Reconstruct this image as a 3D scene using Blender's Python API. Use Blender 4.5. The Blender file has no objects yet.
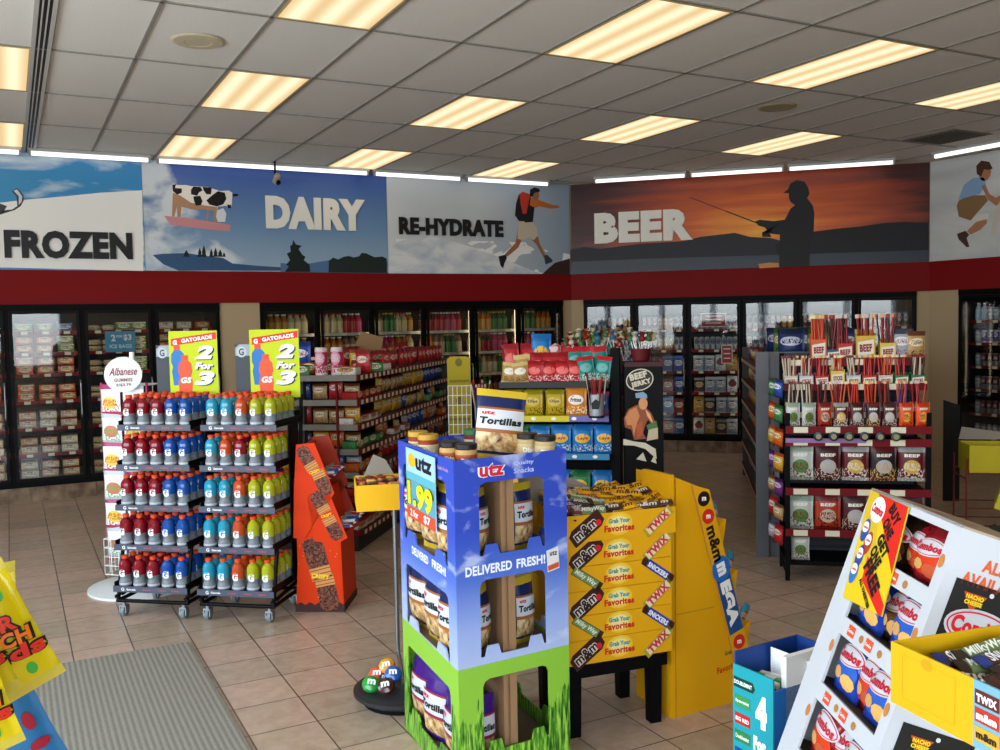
import bpy, math, random
from mathutils import Vector, Matrix
random.seed(7)
PI = math.pi
S = bpy.context.scene
COL = S.collection

# ------------------------------------------------------------------ camera
FPX = 926.57; YAW = .4862; PITCH = -.0582; ROLL = -.0194; HC = 1.76
_c, _s = math.cos, math.sin
FW = Vector((_s(YAW)*_c(PITCH), _c(YAW)*_c(PITCH), _s(PITCH)))
_r = Vector((_c(YAW), -_s(YAW), 0)); _u = _r.cross(FW)
RT = _c(ROLL)*_r + _s(ROLL)*_u; UP = -_s(ROLL)*_r + _c(ROLL)*_u
CAM = Vector((0, 0, HC))
cd = bpy.data.cameras.new('camera'); cam = bpy.data.objects.new('camera', cd); COL.objects.link(cam)
cd.sensor_width = 36; cd.lens = FPX*36/1000; cd.clip_start = .02
cam.matrix_world = Matrix((( RT.x, UP.x, -FW.x, 0), (RT.y, UP.y, -FW.y, 0), (RT.z, UP.z, -FW.z, HC), (0, 0, 0, 1)))
S.camera = cam
def ray(x, y): return FW + RT*((x-500)/FPX) - UP*((y-375)/FPX)
def zat(x, y, z=0.0):                       # point seen at (x, y) on the level z
    d = ray(x, y); return CAM + d*((z-HC)/d.z)
def onwall(x, y, O, d):                     # point on a vertical wall through O along d -> (along, height)
    n = Vector((d[1], -d[0], 0)); r = ray(x, y); P = CAM + r*((Vector((O[0], O[1], 0))-CAM).dot(n)/r.dot(n))
    return ((P.x-O[0])*d[0]+(P.y-O[1])*d[1], P.z)

# ------------------------------------------------------------------ materials
def lin(h):
    if isinstance(h, tuple): return h
    v = [int(h[i:i+2], 16)/255 for i in (0, 2, 4)]
    return tuple((c/12.92 if c <= .04045 else ((c+.055)/1.055)**2.4) for c in v)
_M = {}
def mat(h, rough=.5, metal=0, spec=.28, name=None, coat=0):
    k = (h, rough, metal, spec, coat)
    if k in _M: return _M[k]
    m = bpy.data.materials.new(name or 'mat_'+str(h)); m.use_nodes = True
    b = m.node_tree.nodes['Principled BSDF']
    b.inputs['Base Color'].default_value = (*lin(h), 1); b.inputs['Roughness'].default_value = rough
    b.inputs['Metallic'].default_value = metal; b.inputs['Specular IOR Level'].default_value = spec
    b.inputs['Coat Weight'].default_value = coat
    _M[k] = m; return m
def emis(h, st, name):
    m = bpy.data.materials.new(name); m.use_nodes = True; nt = m.node_tree; nt.nodes.clear()
    e = nt.nodes.new('ShaderNodeEmission'); o = nt.nodes.new('ShaderNodeOutputMaterial')
    e.inputs[0].default_value = (*lin(h), 1); e.inputs[1].default_value = st
    nt.links.new(e.outputs[0], o.inputs[0]); return m
class NT:
    def __init__(s, name, rough=.5, spec=.28):
        s.m = bpy.data.materials.new(name); s.m.use_nodes = True; s.nt = s.m.node_tree
        s.b = s.nt.nodes['Principled BSDF']; s.b.inputs['Roughness'].default_value = rough
        s.b.inputs['Specular IOR Level'].default_value = spec
        s.tc = s.nt.nodes.new('ShaderNodeTexCoord')
    def L(s, a, b): s.nt.links.new(a, b)
    def sep(s, out='Generated'):
        n = s.nt.nodes.new('ShaderNodeSeparateXYZ'); s.L(s.tc.outputs[out], n.inputs[0]); return n.outputs
    def math(s, op, a, b=0.0, c=None):
        n = s.nt.nodes.new('ShaderNodeMath'); n.operation = op
        for i, v in enumerate((a, b) if c is None else (a, b, c)):
            if isinstance(v, (int, float)): n.inputs[i].default_value = v
            else: s.L(v, n.inputs[i])
        return n.outputs[0]
    def mix(s, f, a, b):
        n = s.nt.nodes.new('ShaderNodeMix'); n.data_type = 'RGBA'
        for i, v in ((0, f), (6, a), (7, b)):
            if isinstance(v, (int, float)): n.inputs[i].default_value = v
            elif isinstance(v, (str, tuple)): n.inputs[i].default_value = (*lin(v), 1)
            else: s.L(v, n.inputs[i])
        return n.outputs[2]
    def noise(s, scale, detail=2, vec=None, dist=0, mp=None, out='Object'):
        n = s.nt.nodes.new('ShaderNodeTexNoise'); n.inputs['Scale'].default_value = scale
        n.inputs['Detail'].default_value = detail; n.inputs['Distortion'].default_value = dist
        v = vec or s.tc.outputs[out]
        if mp:
            q = s.nt.nodes.new('ShaderNodeMapping'); q.inputs['Scale'].default_value = mp; s.L(v, q.inputs[0]); v = q.outputs[0]
        s.L(v, n.inputs['Vector']); return n.outputs[0]
    def ramp(s, f, stops, interp='LINEAR'):
        n = s.nt.nodes.new('ShaderNodeValToRGB'); n.color_ramp.interpolation = interp; e = n.color_ramp.elements
        while len(e) < len(stops): e.new(.5)
        for i, (p, c) in enumerate(stops): e[i].position = p; e[i].color = (*lin(c), 1)
        s.L(f, n.inputs[0]); return n.outputs[0]
    def bump(s, h, st=.3, dist=.01):
        n = s.nt.nodes.new('ShaderNodeBump'); n.inputs['Strength'].default_value = st; n.inputs['Distance'].default_value = dist
        s.L(h, n.inputs['Height']); s.L(n.outputs[0], s.b.inputs['Normal'])
    def col(s, c): s.L(c, s.b.inputs['Base Color']); return s.m

_PK = {}
def pack(base, top, logo, ink, z0=.62, rx=.4, rz=.14, rough=.32, ax=0):   # printed wrapper: bands, a logo oval, small print
    k = (base, top, logo, ink, z0, rx, rz, ax)
    if k in _PK: return _PK[k]
    n = NT('printed_wrapper', rough); g = n.sep(); x, z = g[ax], g[2]
    c = n.mix(n.math('GREATER_THAN', z, .84), base, top)
    c = n.mix(n.math('LESS_THAN', z, .1), c, top)
    food = n.noise(14, 2, mp=(1, 1, 1), out='Generated')
    low = n.math('MULTIPLY', n.math('LESS_THAN', z, .36), n.math('GREATER_THAN', food, .56))
    c = n.mix(low, c, ink)
    dx = n.math('DIVIDE', n.math('SUBTRACT', x, .5), rx); dz = n.math('DIVIDE', n.math('SUBTRACT', z, z0), rz)
    e = n.math('LESS_THAN', n.math('ADD', n.math('MULTIPLY', dx, dx), n.math('MULTIPLY', dz, dz)), 1.0)
    c = n.mix(e, c, logo)
    tx = n.noise(1, 1, mp=(34, 34, 11) if ax == 0 else (34, 34, 11), out='Generated')
    bar = n.math('LESS_THAN', n.math('ABSOLUTE', dz), .55)
    t = n.math('MULTIPLY', n.math('MULTIPLY', e, bar), n.math('GREATER_THAN', tx, .52))
    c = n.mix(t, c, ink)
    _PK[k] = n.col(c); return n.col(c)

# ------------------------------------------------------------------ mesh builder
FRONT = Matrix(((1, 0, 0, 0), (0, 0, -1, 0), (0, 1, 0, 0), (0, 0, 0, 1)))   # plane x right, y up, z towards local -y
def frame(o, u, v):
    u = Vector(u).normalized(); v = Vector(v).normalized(); n = u.cross(v)
    return Matrix(((u.x, v.x, n.x, o[0]), (u.y, v.y, n.y, o[1]), (u.z, v.z, n.z, o[2]), (0, 0, 0, 1)))
T = lambda x, y, z: Matrix.Translation((x, y, z))
RZ = lambda a: Matrix.Rotation(a, 4, 'Z')
RX = lambda a: Matrix.Rotation(a, 4, 'X')
RY = lambda a: Matrix.Rotation(a, 4, 'Y')
_TX = {}
def textmesh(s, bold=.03, ext=0.0, shear=0.0):
    k = (s, bold, ext, shear)
    if k in _TX: return _TX[k]
    c = bpy.data.curves.new('lettering', 'FONT'); c.body = s; c.offset = bold; c.extrude = ext; c.shear = shear; c.resolution_u = 3; c.space_character = 1+1.6*bold
    o = bpy.data.objects.new('lettering', c); COL.objects.link(o)
    dg = bpy.context.evaluated_depsgraph_get(); m = bpy.data.meshes.new_from_object(o.evaluated_get(dg))
    vs = [tuple(v.co) for v in m.vertices]; fs = [tuple(p.vertices) for p in m.polygons]
    bpy.data.objects.remove(o); bpy.data.meshes.remove(m); bpy.data.curves.remove(c)
    xs = [v[0] for v in vs] or [0]; ys = [v[1] for v in vs] or [0]
    r = (vs, fs, min(xs), max(xs), min(ys), max(ys)); _TX[k] = r; return r
class MB:
    def __init__(s): s.v = []; s.f = []; s.k = []; s.sm = []; s.mats = []
    def add(s, vs, fs, m, M=None, smooth=False):
        if m not in s.mats: s.mats.append(m)
        i = s.mats.index(m); o = len(s.v)
        s.v += [tuple(M @ Vector(p)) for p in vs] if M else [tuple(p) for p in vs]
        for f in fs: s.f.append(tuple(o+j for j in f)); s.k.append(i); s.sm.append(smooth)
        return s
    def box(s, x0, x1, y0, y1, z0, z1, m, M=None, bev=0):
        if bev:
            b = min(bev, .49*min(x1-x0, y1-y0, z1-z0))
            xs = (x0, x0+b, x1-b, x1); ys = (y0, y0+b, y1-b, y1); zs = (z0, z0+b, z1-b, z1)
            vs = []; idx = {}
            for sx in (0, 1):
                for sy in (0, 1):
                    for sz in (0, 1):
                        for a in range(3):
                            p = [xs[1+sx], ys[1+sy], zs[1+sz]]; p[a] = (xs, ys, zs)[a][3*(sx, sy, sz)[a]]
                            idx[(sx, sy, sz, a)] = len(vs); vs.append(tuple(p))
            q = lambda *k: idx[k]
            fs = []
            for e in (0, 1):
                fs += [(q(e,0,0,0), q(e,1,0,0), q(e,1,1,0), q(e,0,1,0)), (q(0,e,0,1), q(1,e,0,1), q(1,e,1,1), q(0,e,1,1)), (q(0,0,e,2), q(1,0,e,2), q(1,1,e,2), q(0,1,e,2))]
            for a in (0, 1):
                for c in (0, 1):
                    fs += [(q(0,a,c,1), q(1,a,c,1), q(1,a,c,2), q(0,a,c,2)), (q(a,0,c,0), q(a,1,c,0), q(a,1,c,2), q(a,0,c,2)), (q(a,c,0,0), q(a,c,1,0), q(a,c,1,1), q(a,c,0,1))]
                    for d in (0, 1): fs.append((q(a,c,d,0), q(a,c,d,1), q(a,c,d,2)))
            return s.add(vs, fs, m, M)
        vs = [(x, y, z) for x in (x0, x1) for y in (y0, y1) for z in (z0, z1)]
        return s.add(vs, [(0, 1, 3, 2), (4, 6, 7, 5), (0, 4, 5, 1), (2, 3, 7, 6), (0, 2, 6, 4), (1, 5, 7, 3)], m, M)
    def cb(s, cx, cy, cz, sx, sy, sz, m, M=None, bev=0):
        return s.box(cx-sx/2, cx+sx/2, cy-sy/2, cy+sy/2, cz-sz/2, cz+sz/2, m, M, bev)
    def poly(s, pts, m, off=.001, M=FRONT): return s.add([(p[0], p[1], off) for p in pts], [tuple(range(len(pts)))], m, M)
    def ell(s, cx, cy, rx, ry, m, off=.001, M=FRONT, n=20, rot=0, warp=None):
        cr, sr = math.cos(rot), math.sin(rot); vs = [(cx, cy, off)]; R = 3 if warp else 1
        for r in range(1, R+1):
            for i in range(n):
                a = 2*PI*i/n; x = rx*math.cos(a)*r/R; y = ry*math.sin(a)*r/R; vs.append((cx+x*cr-y*sr, cy+x*sr+y*cr, off))
        fs = [(0, 1+i, 1+(i+1) % n) for i in range(n)]
        for r in range(1, R):
            for i in range(n): a = 1+(r-1)*n; b = 1+r*n; fs.append((a+i, b+i, b+(i+1) % n, a+(i+1) % n))
        if warp: vs = [warp(*p) for p in vs]
        return s.add(vs, fs, m, M)
    def prism(s, pts, d0, d1, m, M=FRONT, side=None):
        n = len(pts); vs = [(p[0], p[1], d) for d in (d0, d1) for p in pts]
        s.add(vs, [tuple(range(n)), tuple(range(n, 2*n))], m, M)
        return s.add(vs, [(i, (i+1) % n, n+(i+1) % n, n+i) for i in range(n)], side or m, M)
    def text(s, t, cx, cy, h, m, w=None, off=.0015, M=FRONT, bold=.03, ext=0.0, shear=0.0, rot=0, warp=None, cond=.8):
        vs, fs, x0, x1, y0, y1 = textmesh(t, bold, 0.0, shear)
        k = h/(y1-y0) if y1 > y0 else 1; kx = (w/(x1-x0)) if w else k*cond
        cr, sr = math.cos(rot), math.sin(rot); out = []
        base = []
        for v in vs:
            x = (v[0]-(x0+x1)/2)*kx; y = (v[1]-(y0+y1)/2)*k; base.append((cx+x*cr-y*sr, cy+x*sr+y*cr, off))
        if ext:
            n = len(base); ec = {}
            for f in fs:
                for i in range(len(f)):
                    e = (f[i], f[(i+1) % len(f)]); r = (e[1], e[0])
                    if r in ec: ec.pop(r)
                    else: ec[e] = 1
            vv = [(a, b, c+ext) for a, b, c in base]+base
            s.add(vv, [tuple(f) for f in fs]+[(a, b, b+n, a+n) for a, b in ec], m, M); return s
        if warp: base = [warp(*p) for p in base]
        return s.add(base, fs, m, M)
    def lathe(s, prof, m, seg=12, M=None, smooth=True):
        n = len(prof); vs = [(r*math.cos(2*PI*i/seg), r*math.sin(2*PI*i/seg), z) for r, z in prof for i in range(seg)]
        for j in range(n-1):
            mm = m[min(j, len(m)-1)] if isinstance(m, (list, tuple)) else m
            s.add(vs[j*seg:(j+2)*seg], [(i, (i+1) % seg, seg+(i+1) % seg, seg+i) for i in range(seg)], mm, M, smooth)
        m0 = m[0] if isinstance(m, (list, tuple)) else m; m1 = m[-1] if isinstance(m, (list, tuple)) else m
        if prof[0][0] > 0: s.add(vs[:seg], [tuple(range(seg))], m0, M)
        if prof[-1][0] > 0: s.add(vs[-seg:], [tuple(range(seg))], m1, M)
        return s
    def tube(s, pts, r, m, seg=6):
        pts = [Vector(p) for p in pts]
        for a, b in zip(pts, pts[1:]):
            d = (b-a); L = d.length
            if L < 1e-6: continue
            q = d.to_track_quat('Z', 'Y').to_matrix().to_4x4(); s.lathe([(r, 0), (r, L)], m, seg, T(*a) @ q)
        return s
    def mesh(s, name):
        me = bpy.data.meshes.new(name); me.from_pydata(s.v, [], s.f)
        for m in s.mats: me.materials.append(m)
        me.polygons.foreach_set('material_index', s.k); me.polygons.foreach_set('use_smooth', s.sm); me.update()
        return me
    def obj(s, name, parent=None, loc=(0, 0, 0), rz=0, label=None):
        return link(name, s.mesh(name), parent, loc, rz, label)
def link(name, me, parent=None, loc=(0, 0, 0), rz=0, label=None):
    o = bpy.data.objects.new(name, me); COL.objects.link(o); o.parent = parent
    if isinstance(rz, (tuple, list)): o.rotation_euler = rz
    else: o.rotation_euler = (0, 0, rz)
    o.location = loc
    if label: o['label'] = label
    return o
def tag(o, label, cat, group=None, kind=None):
    o['label'] = label; o['category'] = cat
    if group: o['group'] = group
    if kind: o['kind'] = kind
    return o
def thing(name, label, cat, loc=(0, 0, 0), rz=0, group=None):
    return tag(link(name, None, None, loc, rz), label, cat, group)
def struct(mb, name, loc=(0, 0, 0), rz=0, parent=None):
    o = mb.obj(name, parent, loc, rz)
    if not parent: o['kind'] = 'structure'
    return o
class Proto:                                  # one of a kind: copied with its parts, mesh data shared
    def __init__(s, name, cat, mb, parts=()): s.name, s.cat = name, cat; s.me = mb.mesh(name); s.parts = [(n, b.mesh(n)) for n, b in parts]
    def put(s, loc, rz, label, group=None, scale=None):
        o = link(s.name, s.me, None, loc, rz)
        if scale: o.scale = (scale, scale, scale) if isinstance(scale, (int, float)) else scale
        for n, me in s.parts: link(n, me, o)
        return tag(o, label, s.cat, group)
ORD = 'first second third fourth fifth sixth seventh eighth ninth tenth eleventh twelfth thirteenth fourteenth fifteenth sixteenth seventeenth eighteenth nineteenth twentieth'.split()
def nth(i):
    if i < 20: return ORD[i]
    t = {2: 'twenty', 3: 'thirty', 4: 'forty', 5: 'fifty', 6: 'sixty'}[(i+1)//10]
    return t+'-'+ORD[i % 10] if (i+1) % 10 else {3: 'thirtieth', 4: 'fortieth', 5: 'fiftieth', 6: 'sixtieth'}[(i+1)//10]

WHITE = mat('e8e8e6', .5); BLACK = mat('070708', .5, spec=.12); RED = mat('c41820', .4); DARK = mat('1a1b1f', .5)
BLK2 = mat('08080a', .55, spec=.08); STEEL = mat('9a9da0', .3, .9); YEL = mat('e0b010', .55); CARD = mat('8a6a4a', .8); GREYCARD = mat('8f857a', .8)
CHARC = mat('34383f', .5); PAPER = mat('eef0ee', .7); REDLIP = mat('6a0d16', .5, spec=.15); TAGM = mat('d8d2b8', .6)

# ------------------------------------------------------------------ generic goods
def bagwarp(w, h, d):
    def t(x, z):
        a = max(0, 1-(2*x/w)**2); b = max(0, 1-(2*z/h-1)**2)
        return d/2*(a**.5)*(b**.55)
    return t
def bag_mb(w, h, d, m, crimp=None, seed=0, back=None, nx=8, nz=10):
    rnd = random.Random(seed); t = bagwarp(w, h*.9, d); b = MB(); vs = []; ch = h*.05
    for sgn in (-1, 1):
        for j in range(nz+1):
            z = h*j/nz
            for i in range(nx+1):
                x = -w/2+w*i/nx; zz = min(max(z-ch, 0), h*.9); q = t(x, zz)
                pinch = 1-.06*math.sin(PI*j/nz)
                wr = (rnd.random()-.5)*d*.07 if 0 < i < nx and 0 < j < nz else 0
                vs.append((x*pinch, sgn*(q+.0008)+wr, z))
    N = (nx+1)*(nz+1); fs = []; fc = []
    for k in (0, 1):
        for j in range(nz):
            for i in range(nx):
                a = k*N+j*(nx+1)+i; f = (a, a+1, a+nx+2, a+nx+1)
                (fc if crimp and j in (0, nz-1) else fs).append(f)
    for j in range(nz):
        for i in (0, nx): a = j*(nx+1)+i; fs.append((a, a+nx+1, N+a+nx+1, N+a))
    o = len(b.v); b.add(vs, fs, m, None, True)
    if fc: b.add(vs, fc, crimp, None, True)
    return b
def warp_on(w, h, d, ch=None):
    t = bagwarp(w, h*.9, d)
    return lambda x, y, z: (x, y, t(x, min(max(y-h*.05, 0), h*.9))+.001+z)
def bottle_mb(r, h, liquid, cap, lab, neck=.35, seg=12):
    b = MB(); b.lathe([(r*.8, 0), (r, h*.04), (r, h*.3), (r*1.0, h*.6)], lab, seg)
    b.lathe([(r*1.0, h*.6), (r*.95, h*.68), (r*neck, h*.88), (r*neck, h*.92)], liquid, seg)
    b.lathe([(r*neck*1.2, h*.92), (r*neck*1.2, h)], cap, seg); return b
def can_mb(r, h, m, seg=12):
    b = MB(); b.lathe([(r*.8, 0), (r, h*.05), (r, h*.93), (r*.82, h)], [m, m, STEEL], seg); return b
def carton_mb(w, d, h, m):
    b = MB(); b.box(-w/2, w/2, -d/2, d/2, 0, h, m, None, .006)
    b.box(-w*.18, w*.18, -d/2-.0015, -d/2+.002, h*.72, h*.8, DARK); b.box(-w/2+.01, w/2-.01, -.002, .002, h-.001, h+.0015, DARK)
    return b
def stick_mb(L, w, m, tip):
    b = MB(); b.lathe([(w*.5, L*.08), (w*.62, L*.2), (w*.62, L*.8), (w*.5, L*.92)], m, 6)
    b.box(-w*.9, w*.9, -.001, .001, 0, L*.08, tip); b.box(-w*.9, w*.9, -.001, .001, L*.92, L, tip); return b
def bar_mb(L, w, t, m, end, txt=None, tm=None):   # wrapped candy bar lying along x, face up
    b = MB(); n = 8; vs = []
    for i in range(n+1):
        x = -L/2+L*i/n; k = 0 if i in (0, n) else 1
        for a in range(8): vs.append((x, math.cos(a*PI/4)*w/2*(.92 if k else 1.0), t/2+math.sin(a*PI/4)*(t/2 if k else .0008)))
    for i in range(n):
        b.add(vs[i*8:(i+2)*8], [(a, (a+1) % 8, 8+(a+1) % 8, 8+a) for a in range(8)], end if i in (0, n-1) else m, None, True)
    if txt: b.text(txt, 0, 0, w*.6, tm, L*.72, t*1.02, M=Matrix.Identity(4), shear=.2)
    return b
def tray_mb(w, d, h, m, th=.004, back=None, inner=None):     # open carton, front at y=0
    b = MB(); b.box(0, w, 0, th, 0, h, m); b.box(0, th, th, d, 0, h, m); b.box(w-th, w, th, d, 0, h, m)
    b.box(th, w-th, d-th, d, 0, back or h, m); b.box(th, w-th, th, d-th, 0, th, m)
    if inner: b.box(th, w-th, th, th+.001, th, h-.002, inner)
    return b

# ------------------------------------------------------------------ room shell
CZ = 3.558
XL, YB, XR, YF = -3.5, -2.6, 9.83, 10.6          # left wall, wall behind, right wall, far wall
n = NT('glazed floor tile', .34, .6)
br = n.nt.nodes.new('ShaderNodeTexBrick'); mp = n.nt.nodes.new('ShaderNodeMapping')
TS = .309; mp.inputs['Location'].default_value = (-.2295, -.2406, 0)
n.L(n.tc.outputs['Object'], mp.inputs[0]); n.L(mp.outputs[0], br.inputs['Vector'])
br.offset = 0; br.squash = 1
for k, v in (('Scale', 1), ('Mortar Size', .0035), ('Mortar Smooth', .2), ('Bias', 0), ('Brick Width', .303), ('Row Height', .3094)): br.inputs[k].default_value = v
br.inputs['Color1'].default_value = (*lin('c4a28e'), 1); br.inputs['Color2'].default_value = (*lin('988c74'), 1); br.inputs['Mortar'].default_value = (*lin('5a4d44'), 1)
f1 = n.noise(2.3, 5); f2 = n.noise(14, 5, dist=.6)
c = n.mix(n.math('MULTIPLY', n.math('GREATER_THAN', f2, .5), .0), br.outputs[0], 'b0a090')
v = n.ramp(f2, [(.3, '94796a'), (.5, 'b09884'), (.7, 'c4b09e')])
mx = n.nt.nodes.new('ShaderNodeMix'); mx.data_type = 'RGBA'; mx.blend_type = 'MIX'; mx.inputs[0].default_value = .4
n.L(br.outputs[0], mx.inputs[6]); n.L(v, mx.inputs[7])
c = n.mix(br.outputs[1], mx.outputs[2], '4d4239')
n.bump(n.math('SUBTRACT', n.math('MULTIPLY', f2, .25), br.outputs[1]), .35, .004)
FLOORM = n.col(c)
b = MB(); b.box(XL, XR+1, YB, YF+.9, -.1, 0, FLOORM); struct(b, 'floor')

n = NT('mineral ceiling tile', .9, .2); f = n.noise(130, 3)
n.bump(f, .25, .003); CEILM = n.col(n.ramp(f, [(.35, 'dad8d2'), (.6, 'e6e4de')]))
GRIDM = mat('8d8a83', .6)
X0, Y0, TW, TD = .2208, 5.484, .6096, 1.2192
b = MB(); b.box(XL, XR+1, YB, YF+1, CZ+.004, CZ+.1, CEILM)
for a in range(-7, 17):
    x = X0+a*TW
    if XL < x < XR: b.box(x-.011, x+.011, YB, min(YF, 17.33-x), CZ-.004, CZ+.004, GRIDM)
for k in range(-7, 6):
    y = Y0+k*TD
    if YB < y < YF: b.box(XL, min(XR, 17.33-y), y-.011, y+.011, CZ-.004, CZ+.004, GRIDM)
struct(b, 'ceiling')

n = NT('lit prismatic diffuser'); nt = n.nt; nt.nodes.remove(n.b); em = nt.nodes.new('ShaderNodeEmission'); g = n.sep('Object')
tube = n.math('MULTIPLY', n.math('ADD', n.math('COSINE', n.math('MULTIPLY', g[0], 2*PI/.19)), 1), .5)
n.L(n.ramp(tube, [(0, 'f6d49c'), (1, 'ffeec6')]), em.inputs[0]); n.L(n.math('ADD', n.math('MULTIPLY', tube, .25), .98), em.inputs[1])
n.L(em.outputs[0], nt.nodes['Material Output'].inputs[0]); DIFF = n.m
ROWS = {-1: 'nearest row in view', 1: 'middle row', 3: 'far row by the cooler wall', -3: 'row over the camera', -5: 'row behind the camera'}
for kb in (-5, -3, -1, 1, 3):
    for j, a in enumerate((-4, -1, 2, 5, 8, 11, 14)):
        x = X0+a*TW; y = Y0+kb*TD
        if x+TW+y+TD > 17.2 or (kb < -1 and a > 11): continue
        if a == 2 and kb == -5: continue
        t = thing('ceiling_light', 'recessed fluorescent ceiling panel, %s, %s from the left' % (ROWS[kb], nth(j)), 'ceiling light', (x+TW/2, y+TD/2, CZ), 0, 'recessed fluorescent panels')
        m = MB(); w, d = TW/2-.011, TD/2-.011; fr = mat('c8b078', .5)
        for q in ((-w, w, -d, -d+.014), (-w, w, d-.014, d), (-w, -w+.014, -d+.014, d-.014), (w-.014, w, -d+.014, d-.014)): m.box(*q, -.006, .003, fr)
        m.obj('frame', t)
        m = MB(); m.box(-w+.014, w-.014, -d+.014, d-.014, -.003, .002, DIFF); m.obj('diffuser', t)
# speakers, return vent, slot diffuser
for (px, py, lab) in ((198, 41, 'round cream ceiling speaker near the slot diffuser'), (777, 107, 'round cream ceiling speaker between the panels toward the right')):
    p = zat(px, py, CZ); t = thing('ceiling_speaker', lab, 'ceiling speaker', (p.x, p.y, CZ))
    cm = mat('c4ba9e' if px < 500 else 'a89c80', .7)
    MB().lathe([(0, -.009), (.08, -.009), (.085, -.011), (.15, -.009), (.165, -.002), (.165, 0)], cm, 28).obj('grille', t)
t = thing('return_vent', 'square grey return air vent in the ceiling at the right', 'air vent', (8.6, 6.35, CZ))
m = MB(); m.cb(0, 0, -.003, .6, .6, .006, mat('7c7870', .7)); m.obj('frame', t)
m = MB()
for i in range(12): m.cb(0, -.25+i*.045, -.01, .5, .02, .008, mat('5c5850', .7))
m.obj('louver', t)
t = thing('slot_diffuser', 'long dark slotted air diffuser running along the ceiling at left', 'air diffuser', (.268, 4, CZ))
m = MB(); m.box(-.058, .058, -6, 6.55, -.003, .003, DARK); m.obj('slot_recess', t)
for x in (-.052, -.02, .008, .042):
    m = MB(); m.box(x-(.004 if abs(x) < .03 else .012), x+(.004 if abs(x) < .03 else .012), -6, 6.55, -.012, -.003, mat('b8b6b0', .4)); m.obj('fin', t)

WALLM = mat('b09a78', .75); REDM = mat('7a1012', .6, spec=.12)
n = NT('dark base tile', .3); f = n.noise(9, 5); bt = n.nt.nodes.new('ShaderNodeTexBrick'); bt.offset = 0
n.L(n.tc.outputs['Generated'], bt.inputs['Vector']); bt.inputs['Scale'].default_value = 1
BASET = n.col(n.ramp(f, [(.3, '54402f'), (.5, '79624c'), (.7, '8f7760')]))
CT, CB = 2.02, .155          # cooler frame top and bottom
R2 = math.sqrt(.5)
WALLS = {'far': ((0.0, YF), 0.0, (1, 0)), 'angled': ((6.71, YF), -PI/4, (R2, -R2)), 'right': ((XR, 7.48), -PI/2, (0, -1))}
def wall(key, s0, s1, opens, fname):
    (ox, oy), rz, d = WALLS[key]; b = MB()
    b.box(s0, s1, 0, .12, CT, CZ+.01, WALLM)
    p = s0
    for a, c in opens+[(s1, s1)]:
        if a-p > .005: b.box(p, a, 0, .12, 0, CT, WALLM)
        if c > a: b.box(a, c, 0, .12, 0, CB, WALLM)
        p = c
    struct(b, 'wall_'+fname, (ox, oy, 0), rz)
    b = MB(); b.box(s0, s1-(.0 if key == 'right' else .012), -.018, -.001, CT, 2.372, REDM); struct(b, 'trim_'+{'far': '1', 'angled': '2', 'right': '3'}[key], (ox, oy, 0), rz)
    b = MB()
    for a, c in opens:
        x = a
        while x < c-.01: e = min(x+.31, c); b.box(x+.003, e-.003, -.02, -.001, 0, CB, BASET); x = e
    struct(b, 'baseboard_'+fname, (ox, oy, 0), rz)
OPA = [(-1.42, 2.08), (2.53, 6.56)]; OPB = [(.17, 4.27)]; OPC = [(.41, 3.3)]
wall('far', XL, 6.71, OPA, 'far'); wall('angled', 0, 4.42, OPB, 'angled'); wall('right', 0, 7.48-YB, OPC, 'right')

# shop front behind the camera: glazing bays let the daylight in
b = MB(); y = YB
b.box(XL, XR, y-.15, y, 0, .95, WALLM); b.box(XL, XR, y-.15, y, 2.95, CZ+.01, WALLM)
XWB, YWL = 1.1, 6.6; b.box(XWB+.06, XR, y-.15, y, .95, 2.95, WALLM)
xs = [XL+i*(XWB-XL)/3 for i in range(4)]
for x in xs: b.box(max(XL, x-.06), min(XR, x+.06), y-.15, y, .95, 2.95, STEEL)
struct(b, 'wall_back')
b = MB(); ys = [YB+i*(YWL-YB)/5 for i in range(6)]
b.box(XL-.15, XL, YB, YWL, 0, .95, WALLM); b.box(XL-.15, XL, YB, YWL, 2.95, CZ+.01, WALLM); b.box(XL-.15, XL, YWL, YF+.12, 0, CZ+.01, WALLM)
for q in ys: b.box(XL-.15, XL, q-.05, q+.05, .95, 2.95, STEEL)
struct(b, 'wall_left')
def portal(loc, rot, sx, sy):
    l = bpy.data.lights.new('daylight_portal', 'AREA'); l.shape = 'RECTANGLE'; l.size = sx; l.size_y = sy; l.cycles.is_portal = True
    o = bpy.data.objects.new('daylight_portal', l); COL.objects.link(o); o.location = loc; o.rotation_euler = rot
portal(((XL+XWB)/2, YB-.05, 1.95), (PI/2, 0, 0), XWB-XL, 2.0)
portal((XL-.05, (YB+YWL)/2, 1.95), (PI/2, 0, -PI/2), YWL-YB, 2.0)
w = bpy.data.worlds.new('daylight'); S.world = w; w.use_nodes = True; nt = w.node_tree; bg = nt.nodes['Background']
tc = nt.nodes.new('ShaderNodeTexCoord'); sx = nt.nodes.new('ShaderNodeSeparateXYZ'); rp = nt.nodes.new('ShaderNodeValToRGB')
nt.links.new(tc.outputs['Generated'], sx.inputs[0]); nt.links.new(sx.outputs[2], rp.inputs[0]); nt.links.new(rp.outputs[0], bg.inputs[0])
e = rp.color_ramp.elements; e[0].position = 0; e[0].color = (.58, .63, .65, 1); e[1].position = .5; e[1].color = (.62, .80, 1, 1)
q = e.new(.02); q.color = (.84, .93, 1, 1)
bg.inputs[1].default_value = 12.5

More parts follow.
